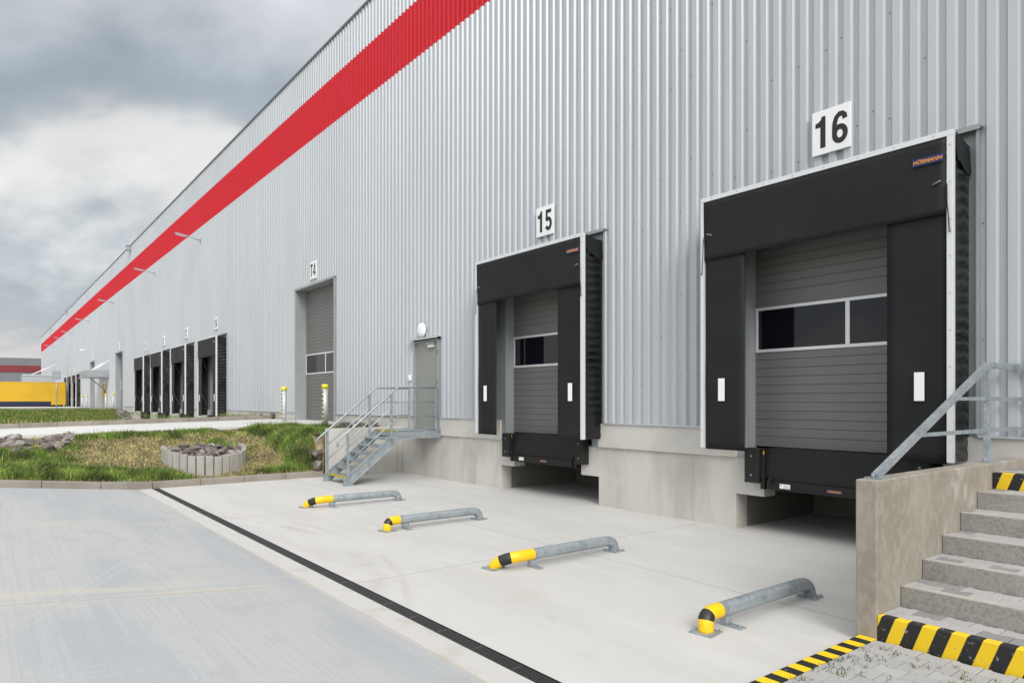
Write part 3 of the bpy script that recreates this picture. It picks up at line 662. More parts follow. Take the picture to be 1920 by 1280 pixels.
# road slab to T4, kerbs
def slab(name, xa, xb, ya, yb, zf, th, m, n=8):
    mb = MB()
    for i in range(n):
        a = ya+(yb-ya)*i/n; b = ya+(yb-ya)*(i+1)/n
        mb.faces([(xa, a, zf(a)-th), (xb, a, zf(a)-th), (xb, b, zf(b)-th), (xa, b, zf(b)-th), (xa, a, zf(a)), (xb, a, zf(a)), (xb, b, zf(b)), (xa, b, zf(b))],
                 [(4, 5, 6, 7), (0, 4, 7, 3), (1, 2, 6, 5)]+([(0, 1, 5, 4)] if i == 0 else [])+([(3, 7, 6, 2)] if i == n-1 else []))
    return mb.build(name, m)
struct(slab('gate_road', -26.8, XC, -.1, -24, roadz, .3, 'road'))
mb = MB(); mb.box(-24.75, -21.18, -.101, .36, 1.0, 1.268); struct(mb.build('gate_threshold', 'road'))
mb = MB(); y = -.2
while y > -22:
    a, b = y-.004, y-.996
    for (x0_, x1_, h0, h1) in ((-26.97, -26.8, -.3, .15),):
        P = [(x0_, a, roadz(a)+h0), (x1_, a, roadz(a)+h0), (x1_, b, roadz(b)+h0), (x0_, b, roadz(b)+h0), (x0_, a, roadz(a)+h1), (x1_, a, roadz(a)+h1), (x1_, b, roadz(b)+h1), (x0_, b, roadz(b)+h1)]
        mb.faces(P, [(0, 1, 2, 3), (4, 5, 6, 7), (0, 1, 5, 4), (1, 2, 6, 5), (2, 3, 7, 6), (3, 0, 4, 7)])
    y -= 1.0
struct(mb.build('road_kerb', 'kerb', bevel=.01))
# ground beyond: bank down to the lower apron, far bank, far road
sheet('lower_bank', [-31, -30, -29, -28, -26.97], [-.02-.5*i for i in range(45)], lambda x, y: (roadz(y)+.08)*sstep(-30.8, -27.2, x)+.0+.03*noise.noise(Vector((x, y, 0))), 'soil')
mb = MB(); mb.box(-59, -30.5, -24, .0, -.2, -.001); struct(mb.build('lower_apron', 'apron'))
def farbank(x, y):
    t = sstep(-57, -61.5, x); return t*(1.20+.10*noise.noise(Vector((x*.8, y*.8, 1))))
sheet('far_bank', [-62.2+.4*i for i in range(14)], [-.05-.4*i for i in range(60)], farbank, 'soil')
struct(slab('far_road', -400, -62.2, -.1, -60, lambda y: 1.30, .4, 'road', 2))
mb = MB()
y = -.3
while y > -22: mb.box(-62.4, -62.2, y-.99, y, 1.2, 1.46); y -= 1.0
struct(mb.build('far_kerb', 'kerb'))

# ------------------------------------------------ grass
def blades(name, pts, hts, cols, wid, seed, lean=.35):
    n = len(pts); R = np.random.default_rng(seed)
    ang = R.random(n)*2*np.pi; la = R.random(n)*2*np.pi; le = R.random(n)*lean
    w_ = wid*(.6+.8*R.random(n))
    P = np.array(pts); H_ = np.array(hts)
    dx, dy = np.cos(ang)*w_/2, np.sin(ang)*w_/2
    lx, ly = np.cos(la)*le*H_, np.sin(la)*le*H_
    V = np.zeros((n, 5, 3))
    V[:, 0] = P+np.c_[-dx, -dy, np.zeros(n)-.01]; V[:, 1] = P+np.c_[dx, dy, np.zeros(n)-.01]
    V[:, 2] = P+np.c_[dx*.8+lx*.35, dy*.8+ly*.35, H_*.55]; V[:, 3] = P+np.c_[-dx*.8+lx*.35, -dy*.8+ly*.35, H_*.55]
    V[:, 4] = P+np.c_[lx*1.1, ly*1.1, H_*(1-.25*le)]
    me = bpy.data.meshes.new(name); base = (np.arange(n)*5)[:, None]
    me.vertices.add(5*n); me.vertices.foreach_set('co', V.reshape(-1))
    li = np.concatenate([base+np.array([[0, 1, 2, 3]]), base+np.array([[3, 2, 4]])], axis=1).reshape(-1)
    me.loops.add(7*n); me.loops.foreach_set('vertex_index', li.astype(np.int32))
    me.polygons.add(2*n)
    st = (np.arange(n)*7)[:, None]+np.array([[0, 4]]); tt = np.tile([4, 3], n)
    me.polygons.foreach_set('loop_start', st.reshape(-1).astype(np.int32)); me.polygons.foreach_set('loop_total', tt.astype(np.int32))
    me.update(calc_edges=True)
    ca = me.color_attributes.new('tint', 'FLOAT_COLOR', 'POINT')
    C = np.ones((n, 5, 4)); C[:, :, :3] = np.array(cols)[:, None, :]
    ca.data.foreach_set('color', C.reshape(-1)); me.materials.append(M['grass'])
    o = bpy.data.objects.new(name, me); COL.objects.link(o); return o
def gcol(R, dry):
    if R.random() < dry: b = (.34+.1*R.random(), .27+.08*R.random(), .13)
    else:
        k = .75+.6*R.random(); b = (.080*k+.045*R.random(), .172*k, .022*k)
    return b
PLC = Vector((-18.60, -4.68))
def density(x, y):                              # bare straw patches where the photo shows them
    n_ = noise.noise(Vector((x*.75, y*.75, 11)))+.5*noise.noise(Vector((x*2.1, y*2.1, 4)))
    t = (x+17.2)/(XC+17.2)
    d = .42+n_*1.15
    d += .55*sstep(.72, .95, t)*(1 if y > -6.4 else .5)                 # lush crest
    d += .75*sstep(-3.3, -2.6, y)                        # beside the retaining wall
    d += .45*sstep(-6.6, -8.2, y)                        # left part
    d -= .62*sstep(1.2, .6, abs(y+6.25))*sstep(.1, .35, t)*sstep(.95, .8, t)   # bare patch left of the planter
    d -= .35*sstep(.9, .4, abs(y+3.45))*sstep(.9, .6, t)
    d += .35*sstep(.16, .05, t)
    if ((x+20.4)/.95)**2+((y+8.3)/1.0)**2 < 1: d = min(d, .12)
    if (Vector((x, y))-PLC).length < 1.0: d = -1 if x > -19.35 else .6
    return d
R = random.Random(11); pts, hts, cols = [], [], []
while len(pts) < 98000:
    x = R.uniform(XC+.02, -17.24); y = R.uniform(-11.0, -.3)
    if y > -2.1 and x > -17.4: continue
    d = density(x, y)
    if y > -1.9 and x > -19.8 and R.random() < .85: continue
    if R.random() > max(.26, d): continue
    t = (x+17.2)/(XC+17.2)
    h = (.05+.09*R.random()**1.5)*(1-.4*max(sstep(.8, 1, t), sstep(-2.6, -2.0, y)))*(.6+.8*max(0, min(1, d)))+(.12*R.random()*max(0, d-.55))
    if R.random() < .006: h += .15
    pts.append((x, y, bank(x, y))); hts.append(h); _k = 1+1.3*noise.noise(Vector((x*2.3, y*2.3, 8))); cols.append(tuple(v*max(.45, _k) for v in gcol(R, .10 if d > .5 else .40)))
tag(blades('grass', pts, hts, cols, .013, 1, .9), 'patchy green grass growing over straw-coloured soil on the near embankment', 'grass', kind='stuff')
pts, hts, cols = [], [], []
while len(pts) < 30000:
    x = R.uniform(XC+.05, -17.24); y = R.uniform(-11.0, -.3)
    if y > -2.1 and x > -17.4: continue
    k = .6+.8*R.random(); pts.append((x, y, bank(x, y)+.004)); hts.append(.03+.05*R.random()); cols.append((.42*k, .33*k, .19*k))
tag(blades('straw', pts, hts, cols, .016, 9, 2.6), 'dry straw litter scattered over the bare soil of the near embankment', 'straw', kind='stuff')
pts, hts, cols = [], [], []
while len(pts) < 26000:
    x = R.uniform(-62.1, -57.5); y = R.uniform(-11, -.9)
    pts.append((x, y, farbank(x, y))); hts.append(.08+.16*R.random()); cols.append(gcol(R, .16))
while len(pts) < 32000:
    x = R.uniform(-30, -27.0); y = R.uniform(-11, -.1); pts.append((x, y, .9*sstep(-30.8, -27.2, x)+.3)); hts.append(.1+.1*R.random()); cols.append(gcol(R, .3))
tag(blades('grass', pts, hts, cols, .035, 2, .6), 'green grass on the far bank in front of the yellow trailer', 'grass', kind='stuff')

# ------------------------------------------------ rocks
def rock_mesh(seed, sx, sy, sz):
    r_ = random.Random(seed); bm = bmesh.new()
    for _ in range(13):
        v = Vector((r_.gauss(0, 1), r_.gauss(0, 1), r_.gauss(0, 1))).normalized()*r_.uniform(.85, 1.05)
        bm.verts.new((v.x*sx, v.y*sy, v.z*sz))
    g = bmesh.ops.convex_hull(bm, input=bm.verts)
    me = bpy.data.meshes.new('rock'); bm.to_mesh(me); bm.free(); me.materials.append(M['rock']); return me
RM = [rock_mesh(i+20, 1, .8, .62+.05*(i % 4)) for i in range(9)]
def rock(x, y, z_, s, R, label, group):
    o = bpy.data.objects.new('rock', R.choice(RM)); COL.objects.link(o)
    o.location = (x, y, z_); o.scale = (s*R.uniform(.8, 1.2),)*3; o.rotation_euler = (R.uniform(-.5, .5), R.uniform(-.5, .5), R.uniform(0, 6.3))
    tag(o, label, 'rock', group)
    return o
R = random.Random(31)
done = []
tries = 0
while len(done) < 84 and tries < 9000:
    tries += 1
    a = R.uniform(0, 6.283); q = math.sqrt(R.random())*.87
    x, y = PLC.x+math.cos(a)*q, PLC.y+math.sin(a)*q
    if min([1]+[math.hypot(x-u, y-v) for u, v in done]) < .155: continue
    done.append((x, y))
    zz_ = .56+.20*sstep(-17.9, -19.2, x)+R.uniform(-.03, .05)
    rock(x, y, zz_-.03, R.uniform(.10, .17), R, 'angular dark grey and reddish rock heaped inside the ring of concrete stakes', 'rocks filling the stake ring')
R = random.Random(32)
for _ in range(64):
    y = R.uniform(-9.3, -7.35); e = 1-((y+8.3)/1.0)**2
    x = R.uniform(-20.95, -20.9+.35+1.5*max(0, e))
    rock(x, y, bank(x, y)+R.uniform(.0, .09), R.uniform(.12, .23), R, 'rough grey rock in the low heap on the grassy slope at the far left', 'rocks heaped on the left of the slope')
R = random.Random(33)
rb = [(-17.16, -2.26, .28, .21, 'lower grey boulder wedged between the retaining wall and the grass'), (-17.18, -2.24, .60, .20, 'upper brownish boulder resting against the retaining wall'), (-17.36, -2.36, .30, .13, 'small rock at the foot of the boulders by the retaining wall')]
for x, y, zz_, s, lb in rb: rock(x, y, zz_, s, R, lb, None)
for _ in range(22):
    x = R.uniform(-18.9, -17.5); y = R.uniform(-1.0, -.25); rock(x, y, 1.22+R.uniform(0, .12), R.uniform(.08, .15), R, 'grey stone piled against the wall behind the steel stairs', 'stones piled behind the steel stairs')
for _ in range(5):
    rock(-27.4+R.uniform(-.9, .9), -.4+R.uniform(-.2, .2), 1.42, R.uniform(.10, .16), R, 'dark stone lying at the wall left of the T4 gate', 'stones by the wall left of the T4 gate')
for _ in range(46):
    t = R.random(); x = -61.0+4.6*t; y = -.55+.15*(-59-x)+R.uniform(-.38, .22)
    rock(x, y, farbank(x, y)*.96+R.uniform(.0, .18), R.uniform(.16, .30), R, 'pale stone on the end of the far grass bank before dock 11', 'stones at the end of the far bank')

# ------------------------------------------------ palisade planter
pl = empty('stake_planter', (PLC.x, PLC.y, .3), 'ring of grey concrete stakes holding rocks on the grassy slope', 'planter')
ns_ = 18
for i in range(ns_):
    a = -math.pi*.56+math.pi*1.10*i/(ns_-1); rr = .94
    x, y = math.cos(a)*rr, math.sin(a)*rr
    ztop = .60-.3+(.21*(1-math.cos(a)))*.95+(.012 if i % 3 else -.01)
    T = Matrix.Translation((x, y, 0)) @ Matrix.Rotation(a, 4, 'Z')
    m_ = MB(); wd = .052
    m_.box(-.05, .05, -.088, .088, -.45, ztop+.01, 0, T)
    m_.build('stake', 'stake', pl, bevel=.012)
# small slope shelf under the rocks
m_ = MB(); m_.tube([(PLC.x, PLC.y, .1), (PLC.x, PLC.y, .52)], .89, 24); struct(m_.build('planter_soil', 'soil'))

# ================================================================== RETAINING WALL
rw = empty('retaining_wall', (-16.85, 0, 0), 'low concrete retaining wall between the steel stairs and the grass slope', 'wall')
for i, (a, b, h) in enumerate(((-2.15, -1.07, 1.245), (-1.062, -.004, 1.25))):
    m_ = MB(); m_.box(-.16, .05, a, b, -.1, h); m_.build('wall_panel', 'conc', rw, bevel=.012)

# ================================================================== STEEL STAIRS
st = empty('steel_stairs', (-15.4, 0, 0), 'galvanised steel stairs with handrails rising to the grey steel door', 'stairs')
XL, XR = -.63, .55
YT, YB_, ZL_ = -1.18, -2.52, 1.24
def stringer(x):
    m_ = MB(); t = .012
    dz = (ZL_)/(YT-YB_)
    poly = [(-.005, ZL_), (YT-.02, ZL_), (YB_-.08, .14), (YB_-.08, 0), (YB_+.16, 0), (YB_+.16, .06), (YT+.07, ZL_-.20), (-.005, ZL_-.20)]
    m_.prism(poly, 'x', x-.005, x+.005)
    # flanges
    s_ = 1 if x > 0 else -1
    for (ya, za), (yb, zb) in ((poly[0], poly[1]), (poly[1], poly[2]), (poly[5], poly[6]), (poly[6], poly[7])):
        L_ = math.hypot(yb-ya, zb-za); ny, nz_ = -(zb-za)/L_*.004, (yb-ya)/L_*.004
        m_.faces([(xx, yy+q*ny, zz_+q*nz_) for q in (-1, 1) for xx, yy, zz_ in ((x-.03, ya, za), (x+.035*s_ if s_ > 0 else x+.03, ya, za), (x+.035*s_ if s_ > 0 else x+.03, yb, zb), (x-.03, yb, zb))],
                 [(0, 1, 2, 3), (4, 5, 6, 7), (0, 1, 5, 4), (1, 2, 6, 5), (2, 3, 7, 6), (3, 0, 4, 7)])
    m_.box(x-.05, x+.06, YB_-.09, YB_+.18, 0, .012)
    return m_.build('stringer', 'galv', st)
stringer(XL); stringer(XR)
for i in range(6):
    zz_ = .19+i*(ZL_-.19)/6.0; yc = YB_+.05+(zz_-.06)*(YT-YB_)/(ZL_-.0)
    m_ = MB(); m_.box(XL+.006, XR-.006, yc-.13, yc+.13, zz_-.008, zz_); m_.box(XL+.006, XR-.006, yc-.134, yc-.126, zz_-.045, zz_+.001); m_.box(XL+.006, XR-.006, yc+.126, yc+.132, zz_-.04, zz_)
    tr = m_.build('tread', 'galv', st)
    if i == 0:
        m_ = MB(); m_.box(XL+.01, XR-.01, yc-.138, yc-.1345, zz_-.04, zz_+.003); m_.box(XL+.01, XR-.01, yc-.137, yc-.09, zz_+.001, zz_+.004); m_.build('hazard_tape', 'hazsteel', tr)
m_ = MB(); m_.box(XL+.006, XR-.006, YT, -.01, ZL_-.03, ZL_-.002); m_.box(XL+.006, XR-.006, YT-.006, YT, ZL_-.15, ZL_); ld = m_.build('landing', 'galv', st)
m_ = MB(); m_.box(XL+.01, XR-.01, YT-.011, YT-.007, ZL_-.045, ZL_+.001); m_.box(XL+.01, XR-.01, YT-.01, YT+.05, ZL_-.0015, ZL_+.002); m_.build('hazard_tape', 'hazsteel', ld)
for x in (XL-.0, XR+.0):
    o_ = -.028 if x < 0 else .028
    xx = x+o_*0
    m_ = MB(); dz = 1.04; kx = (ZL_-.0)/(YT-YB_)
    def sl(y): return 1.22-.0+(y-YT)*.86                 # top rail along the flight
    ye = YB_-.22
    yend = -.10 if x > 0 else -.22
    top = [(xx, yend, 2.29), (xx, YT, 2.29), (xx, ye+.0, 2.29+(ye-YT)*.80), (xx, ye-.001, 2.29+(ye-YT)*.80-.13)]
    m_.tube(top, .024, 10)
    for dzz in (.36, .71):
        z0_ = 2.29-dzz; y1_ = YB_-.02 if dzz < .5 else YB_-.02
        m_.tube([(xx, yend, z0_), (xx, YT-.0, z0_), (xx, y1_, z0_+(y1_-YT)*.80)], .014, 8)
    m_.build('handrail', 'galv', st)
    for yp, zb in (([-.12, -.88] if x > 0 else [-.22, -1.02])+[-1.37, YB_+.05], )[0:1] and [(v, None) for v in ([-.12, -.88] if x > 0 else [-.22])+[-1.37, YB_+.03]]:
        zbse = ZL_ if yp > YT else ZL_+(yp-YT)*.92
        zt_ = 2.29 if yp > YT else 2.29+(yp-YT)*.80
        m_ = MB(); m_.box(xx-.028, xx+.028, yp-.022, yp+.022, zbse-.06, zt_-.01); m_.build('post', 'galv', st, bevel=.003)
# hinge brackets at wall
m_ = MB(); m_.box(XR-.1, XR+.12, -.06, -.046, ZL_-.22, ZL_+.03); m_.tube([(XR+.07, -.07, ZL_-.02), (XR+.07, -.09, ZL_-.02)], .02, 8); m_.build('wall_bracket', 'galv', st)

# ================================================================== WHEEL GUIDES
def guide(x, flare, label):
    r = empty('wheel_guide', (x, 0, 0), label, 'wheel guide', 'tubular wheel guides on the dock apron')
    zc, RR, rt = .145, .12, .066
    ys_, ye = -4.22, -2.86
    fx, fy = (-.20, -.05) if flare else (.02, .05)
    path, ms = [], []
    front = []
    n = 10
    d = Vector((0, -1, 0)); h = Vector((fx, fy-.12, 0)); tip = Vector((fx, fy-.15, 0))
    p0 = Vector((0, ys_, zc)); p3 = Vector((fx, ys_-.20+fy, 0.0))
    p1 = p0+Vector((0, -.15, 0)); p2 = p3+Vector((0 if not flare else .02, .0, .10))
    bz = [p0*(1-t)**3+p1*3*t*(1-t)**2+p2*3*t*t*(1-t)+p3*t**3 for t in (i/n for i in range(n+1))]
    path = [tuple(p) for p in reversed(bz)]                 # foot ... to ys_
    yy = .17 if flare else .06
    path.append((0, ys_+yy, zc))
    ms = [1]*4+[2]*3+[1]*3+[1]
    path += [(0, ye, zc)]; ms += [0]
    back = [Vector((0, ye, zc))*(1-t)**3+Vector((0, ye+.13, zc))*3*t*(1-t)**2+Vector((0, ye+.19, .11))*3*t*t*(1-t)+Vector((0, ye+.19, 0))*t**3 for t in (i/8 for i in range(1, 9))]
    path += [tuple(p) for p in back]; ms += [0]*8
    m_ = MB(); m_.tube(path, rt, 24, mats=ms); m_.build('tube', ['galv', 'yellow', 'blackp'], r)
    m_ = MB(); 
    for i_ in (-.03, .02): m_.tube([(0, ye+i_*0-.04+i_, zc), (0, ye-.034+i_, zc)], rt+.0015, 24)
    m_.build('weld_seam', 'galv', r)
    for (px, py) in ((p3.x, p3.y), (0, ye+.19)):
        m_ = MB(); T = Matrix.Translation((px, py, 0)) @ Matrix.Rotation(rad(8), 4, 'Z'); m_.box(-.105, .105, -.105, .105, .001, .012, 0, T); fp = m_.build('foot_plate', 'galv', r, bevel=.002)
        for sx, sy in ((-1, -1), (1, -1), (-1, 1), (1, 1)):
            m_ = MB(); q = T @ Vector((sx*.085, sy*.085, 0)); m_.tube([(q.x, q.y, .012), (q.x, q.y, .022)], .012, 6); m_.tube([(q.x, q.y, .022), (q.x, q.y, .036)], .006, 8); m_.build('bolt', 'galv', fp)
    m_ = MB(); yb = ys_+.17; m_.box(-.03, .03, yb-.05, yb+.05, .012, zc-rt+.01); m_.box(-.04, .17, yb-.045, yb+.045, .001, .010); b_ = m_.build('support_bracket', 'galv', r)
    m_ = MB(); m_.tube([(.13, yb, .010), (.13, yb, .020)], .012, 6); m_.tube([(.13, yb, .020), (.13, yb, .034)], .006, 8); m_.build('bolt', 'galv', b_)
    return r
guide(-12.10, True, 'farthest low tubular wheel guide with yellow and black end, near the steel stairs')
guide(-9.33, False, 'second farthest low tubular wheel guide, in front of dock 15')
guide(-6.27, True, 'low tubular wheel guide in the middle of the apron with bent-out yellow end')
guide(-3.60, False, 'nearest low tubular wheel guide with yellow and black end, beside the concrete steps')

# ================================================================== BOLLARDS
def bollard(x, y, z_, label, h=1.22):
    r = empty('bollard', (x, y, z_), label, 'bollard', 'galvanised bollards with yellow caps')
    m_ = MB(); m_.tube([(0, 0, -.05), (0, 0, h-.12)], .088, 20); m_.build('post', 'galvp', r)
    m_ = MB(); m_.tube([(0, 0, h-.13), (0, 0, h-.02), (0, 0, h)], [.102, .102, .088], 20); m_.build('cap', 'yellowcap', r)
    m_ = MB()
    a0, a1 = rad(236), rad(300)
    for i in range(6):
        a, b = a0+(a1-a0)*i/6, a0+(a1-a0)*(i+1)/6; q = .0905
        m_.face([(q*math.cos(a), q*math.sin(a), .02), (q*math.cos(b), q*math.sin(b), .02), (q*math.cos(b), q*math.sin(b), h-.14), (q*math.cos(a), q*math.sin(a), h-.14)], 0, True)
    m_.build('hazard_tape', 'haztape', r)
    return r
bollard(-24.35, -.62, 1.25, 'galvanised bollard with yellow cap at the left side of the T4 gate')
bollard(-20.92, -.52, 1.27, 'galvanised bollard with yellow cap at the right side of the T4 gate')
for x, lb in ((-66.9, 'distant yellow-capped bollard at the left of the T3 gate'), (-62.9, 'distant yellow-capped bollard at the right of the T3 gate'), (-83.6, 'farthest yellow-capped bollard, left of the T2 gate'), (-80.0, 'distant yellow-capped bollard at the right of the T2 gate')):
    bollard(x, -.75, 1.28, lb, 1.3)

# ================================================================== CONCRETE STEPS (right)
cs = empty('concrete_steps', (-1.1, -2, 0), 'flight of concrete steps with paved treads and hazard-striped edges at lower right', 'steps')
OX, OY = 1.1, 2.0
def cb(m_, x0, x1, y0, y1, z0, z1, mt=0): m_.box(x0+OX, x1+OX, y0+OY, y1+OY, z0, z1, mt)
SX0, SX1 = -2.548, .35
PAVES = []
def pavers(x0, x1, y0, y1, zf, name, parent=None, seed=1, off=(0, 0)):
    L_, W_, d_ = .20, .165, .011; r_ = random.Random(seed); mb = MB(); tints = []
    g = .004
    j0 = math.floor(y0/W_)-1
    j = 0; y = y0+W_/2
    while y < y1-W_*.4:
        xo = (j % 2)*L_/2
        i0 = math.floor((x0-xo)/L_)
        x = i0*L_+xo
        while x-L_/2 < x1:
            pts_ = [(-L_/2+g, -1), (-L_*.30, -1), (-L_*.20, 1), (L_*.20, 1), (L_*.30, -1), (L_/2-g, -1)]
            lo = [(x+a, y-W_/2+g+(d_*s_)*1.0-0) for a, s_ in pts_]; hi = [(x+a, y+W_/2-g-(d_*s_)) for a, s_ in reversed(pts_)]
            poly = lo+hi
            poly = [(min(max(a, x0), x1), min(max(b, y0), y1)) for a, b in poly]
            if max(p[0] for p in poly)-min(p[0] for p in poly) > .02:
                z_ = zf(y)+r_.uniform(-.0012, .0012)
                v = r_.choice([.38, .40, .37, .39, .41, .26, .24]) if seed > 50 else r_.uniform(.33, .39)
                n = len(mb.f)
                cx_ = sum(p[0] for p in poly)/12; cy_ = sum(p[1] for p in poly)/12
                top = [(cx_+(a-cx_)*.965, cy_+(b-cy_)*.965) for a, b in poly]
                base = len(mb.v)
                mb.v += [(a, b, z_) for a, b in top]+[(a, b, z_-.005) for a, b in poly]+[(a, b, z_-.05) for a, b in poly]
                mb.f.append(tuple(range(base, base+12))); mb.m.append(0); mb.sm.append(False)
                for q in range(12):
                    for o1 in (0, 12): mb.f.append((base+o1+q, base+o1+12+q, base+o1+12+(q+1) % 12, base+o1+(q+1) % 12)); mb.m.append(0); mb.sm.append(False)
                tints += [(v, v*.985, v*.955)]*36
            x += L_
        y += W_; j += 1
    o = mb.build(name, 'paver', parent)
    ca = o.data.color_attributes.new('tint', 'FLOAT_COLOR', 'POINT')
    ca.data.foreach_set('color', np.c_[np.array(tints), np.ones(len(tints))].reshape(-1))
    return o
for i in range(7):
    yn = -3.55+.425*i; zn = .243+.163*i
    hz_ = i in (0, 6)
    m_ = MB(); cb(m_, SX0, SX1, yn, yn+.085, zn-.19 if i else .0, zn)
    o = m_.build('step_edge', 'hazstep' if hz_ else 'stepf', cs, bevel=.008)
    if not hz_:
        m_ = MB(); cb(m_, SX0+.002, SX1-.002, yn+.004, yn+.083, zn-.001, zn+.0015); m_.build('nosing', 'stept', o)
    yend = yn+.425 if i < 6 else -.05
    m_ = MB(); cb(m_, SX0, SX1, yn+.085, yend, zn-.19, zn-.03); m_.build('tread_bed', 'joint', cs)
    p_ = pavers(SX0, SX1, yn+.088, yend-.003, lambda y, zn=zn: zn-.004, 'tread_paving', None, 60+i)
    p_.parent = cs; p_.location = (OX, OY, 0)
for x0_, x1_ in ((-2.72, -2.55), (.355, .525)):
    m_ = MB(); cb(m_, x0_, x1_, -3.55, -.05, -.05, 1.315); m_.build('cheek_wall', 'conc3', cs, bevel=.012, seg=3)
# railing on the cheek wall
hr = empty('step_railing', (-2.635, -.87, 1.315), 'galvanised square-tube railing on the wall of the concrete steps', 'railing')
def rel(p): return (p[0]+2.635, p[1]+.87, p[2]-1.315)
m_ = MB(); m_.tube([rel((-2.635, -3.40, 1.325)), rel((-2.635, -.87, 2.33)), rel((-2.635, -.10, 2.33)), rel((-1.9, -.10, 2.33))], .027, sq=True); m_.build('top_rail', 'galv', hr)
for zz_ in (1.975, 1.645):
    ys_ = -.87-(2.33-zz_)/.397
    m_ = MB(); m_.tube([rel((-2.635, ys_, zz_)), rel((-2.635, -.10, zz_)), rel((-1.9, -.10, zz_))], .016, sq=True); m_.build('mid_rail', 'galv', hr)
m_ = MB(); m_.box(-.026, .026, -.030, .030, .006, .99); m_.build('post', 'galv', hr, bevel=.003)
for yy in (0.0, -2.49):
    m_ = MB(); m_.box(-.06, .06, yy-.09, yy+.09, .001, .012); fp = m_.build('foot_plate', 'galv', hr)
    for sx in (-1, 1):
        m_ = MB(); m_.tube([(0, yy+sx*.068, .012), (0, yy+sx*.068, .035)], .012, 6); m_.build('bolt', 'galv', fp)
# pavement at lower right
def pz(y): return .052+max(0, yardz(y))
mb = MB()
for a, b in ((-3.55, -6.45), (-6.45, -12.97), (-12.97, -20)): mb.face([(-2.56, a, pz(a)-.012), (4, a, pz(a)-.012), (4, b, pz(b)-.012), (-2.56, b, pz(b)-.012)])
struct(mb.build('pavement_bed', 'joint'))
struct(pavers(-2.545, .9, -7.2, -3.555, pz, 'pavement', None, 5))
mb = MB()
ysk = [-3.556, -6.45, -12.97, -20]
for a, b in zip(ysk[:-1], ysk[1:]):
    P = [(x_, y_, pz(y_)+dz) for dz in (-.25, 0.003) for x_, y_ in ((-2.68, a), (-2.55, a), (-2.55, b), (-2.68, b))]
    mb.faces(P, [(4, 5, 6, 7), (0, 4, 7, 3), (1, 2, 6, 5), (0, 1, 5, 4), (2, 3, 7, 6)])
struct(mb.build('painted_kerb', 'hazkerb'))
# weeds between the pavers and at the foot of the hazard kerb
R = random.Random(77); pts, hts, cols = [], [], []
for _ in range(60):
    cx_, cy_ = (R.uniform(-2.54, -2.28), R.uniform(-5.2, -3.7)) if R.random() < .7 else (R.uniform(-2.4, -1.5), R.uniform(-4.6, -3.7))
    for _ in range(R.randint(4, 12)):
        x, y = cx_+R.gauss(0, .018), cy_+R.gauss(0, .018); pts.append((x, y, pz(y)-.008)); hts.append(R.uniform(.012, .055)); cols.append(tuple(.5*v for v in gcol(R, .3)))
for _ in range(1500):
    x = R.uniform(-34, -27.0); y = R.uniform(-.45, -.08); pts.append((x, y, roadz(y)*.95)); hts.append(R.uniform(.08, .32)); cols.append(gcol(R, .2))
for _ in range(900):
    c = R.choice([-38, -41.5, -44.5, -50.3, -33.5, -36]); x = R.gauss(c, .8); pts.append((x, R.uniform(-1.8, -.6), 1.0)); hts.append(R.uniform(.1, .4)); cols.append(gcol(R, .1))
tag(blades('weeds', pts, hts, cols, .006, 3, 1.2), 'sparse weeds in the paving joints and along the wall foot', 'weeds', kind='stuff')

# ================================================================== DISTANT THINGS
# yellow trailer backed onto the docks
tr = empty('box_trailer', (-100.3, -8, 0), 'yellow box trailer with navy side skirt parked at the distant docks', 'trailer')
m_ = MB(); m_.box(-1.25, 1.25, -6.6, 7.1, 1.5, 4.22); m_.build('body', 'ctn', tr, bevel=.03)
m_ = MB()
for y in (7.05, 6.2, 5.5, 3.9): m_.box(1.25, 1.28, y-.04, y+.04, 1.52, 4.18)
m_.box(1.25, 1.275, -6.6, 7.1, 4.16, 4.24); m_.build('body_rib', 'ctn', tr)
m_ = MB(); m_.box(1.252, 1.29, -6.6, 5.6, 1.38, 1.93); m_.build('side_skirt', 'navy', tr)
m_ = MB(); m_.box(1.292, 1.30, -1.1, -.3, 1.45, 1.56); m_.box(1.292, 1.30, -2.9, -1.9, 1.55, 1.83); m_.build('skirt_label', 'yellow', tr)
for y in (3.2, 4.5, 5.8):
    for sx in (-1, 1):
        m_ = MB(); m_.tube([(sx*1.0, y, .5), (sx*1.24, y, .5)], .5, 20); m_.build('wheel', 'tyre', tr)
m_ = MB(); m_.box(-.5, .5, -6.3, 6.9, 1.0, 1.5); m_.build('chassis', 'black', tr)
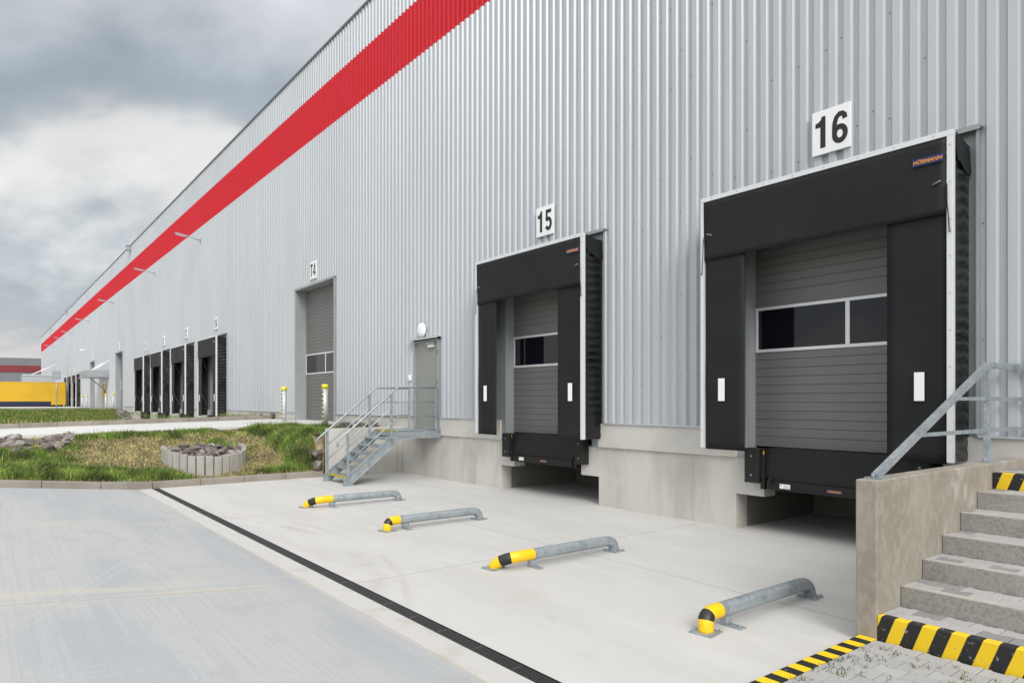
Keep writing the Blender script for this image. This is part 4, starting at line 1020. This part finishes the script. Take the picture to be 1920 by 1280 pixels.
# entrance canopy
cp = empty('entrance_canopy', (-70.35, 0, 4.2), 'grey flat entrance canopy hung on tie rods beside the T3 gate', 'canopy')
m_ = MB(); m_.box(-5.6, 0, -1.75, -.05, 0, .50); m_.build('canopy_deck', 'reveal', cp, bevel=.02)
m_ = MB(); m_.box(-5.7, .06, -1.82, -.05, -.10, -.001); m_.build('fascia', 'reveal', cp)
for x in (-.25, -3.2):
    m_ = MB(); m_.tube([(x, -.06, 1.35), (x, -1.2, .50)], .05, 8); m_.build('tie_rod', 'lampw', cp)
m_ = MB(); m_.tube([(-2.6, -1.2, -.1), (-2.6, -1.1, -.3), (-2.6, -.25, -1.0), (-2.6, -.12, -1.2), (-2.6, -.12, -2.4), (-2.6, -.3, -2.7), (-2.6, -.3, -2.95)], .05, 8); m_.build('downpipe', 'reveal', cp)
for x, lb in ((-74.3, 'left amber glass entrance door under the distant canopy'), (-72.6, 'right amber glass entrance door under the distant canopy')):
    m_ = MB(); m_.box(x-.5, x+.5, -.06, .02, 1.3, 3.6); d_ = m_.build('entrance_door', 'reveal', bld)
    for za, zb in ((1.75, 2.35), (2.45, 2.95), (3.0, 3.5)):
        m_ = MB(); m_.box(x-.36, x+.36, -.07, -.058, za, zb); m_.build('glass_panel', 'doorwood', d_)
m_ = MB(); m_.box(-75.7, -71.1, -.045, .05, 3.55, 3.8); m_.box(-75.7, -74.85, -.04, .05, 1.09, 3.55); m_.box(-73.75, -73.15, -.04, .05, 1.09, 3.55); m_.box(-72.05, -71.1, -.04, .05, 1.09, 3.55); m_.build('entrance_panel', 'trim', bld)
# ribbed vestibule far behind the trailer
vb = empty('ribbed_canopy', (-122, 0, 4.4), 'pale ribbed box canopy with a slanting stay rising above the yellow trailer', 'canopy')
m_ = MB(); m_.box(-7, 0, -4.2, -.06, -.8, 1.35); m_.build('canopy_box', 'reveal', vb)
m_ = MB()
for i in range(22): m_.box(0, .05, -4.15+i*.185, -4.06+i*.185, -.75, 1.25)
m_.box(-.1, .12, -4.3, -.06, 1.27, 1.45); m_.build('rib', 'trim', vb)
m_ = MB(); m_.tube([(-1, -.1, 3.0), (-1, -3.2, 1.42)], .07, 8); m_.build('stay', 'lampw', vb)
# road sign seen from behind
rs = empty('road_sign', (-64.6, -4.40, 1.30), 'grey back of a square road sign on a thin post beyond the far bank', 'road sign')
m_ = MB(); m_.tube([(0, 0, -.1), (0, 0, 3.0)], .038, 10); m_.build('post', 'galv', rs)
m_ = MB(); m_.box(.045, .06, -.29, .29, 2.35, 3.02); m_.build('sign_plate', 'galv', rs)
m_ = MB(); m_.box(.06, .075, -.25, .25, 2.48, 2.51); m_.box(.06, .075, -.25, .25, 2.86, 2.89); m_.build('sign_clamp', 'reveal', rs)
# neighbouring warehouse
nb = empty('neighbour_warehouse', (-235, 0, 0), 'dark grey warehouse with a dark red stripe beyond the yard at far left', 'warehouse')
T = Matrix.Rotation(rad(-14), 4, 'Z')
m_ = MB(); m_.box(-60, 0, -80, 60, -.2, 10.3, 0, T); m_.build('wall', 'gfac', nb)
m_ = MB(); m_.box(0.0, .08, -80, 60, 10.3, 12.4, 0, T); m_.box(-60, -.1, -80, 60, 10.31, 13.9, 0, T); m_.box(-.1, .08, -80, 60, 12.4+2.0-2.0, 14.0, 0, T); m_.build('upper_wall', 'gfac', nb)
m_ = MB(); m_.box(.085, .16, -80, 60, 10.0, 11.9, 0, T); m_.build('red_stripe', 'dred', nb)
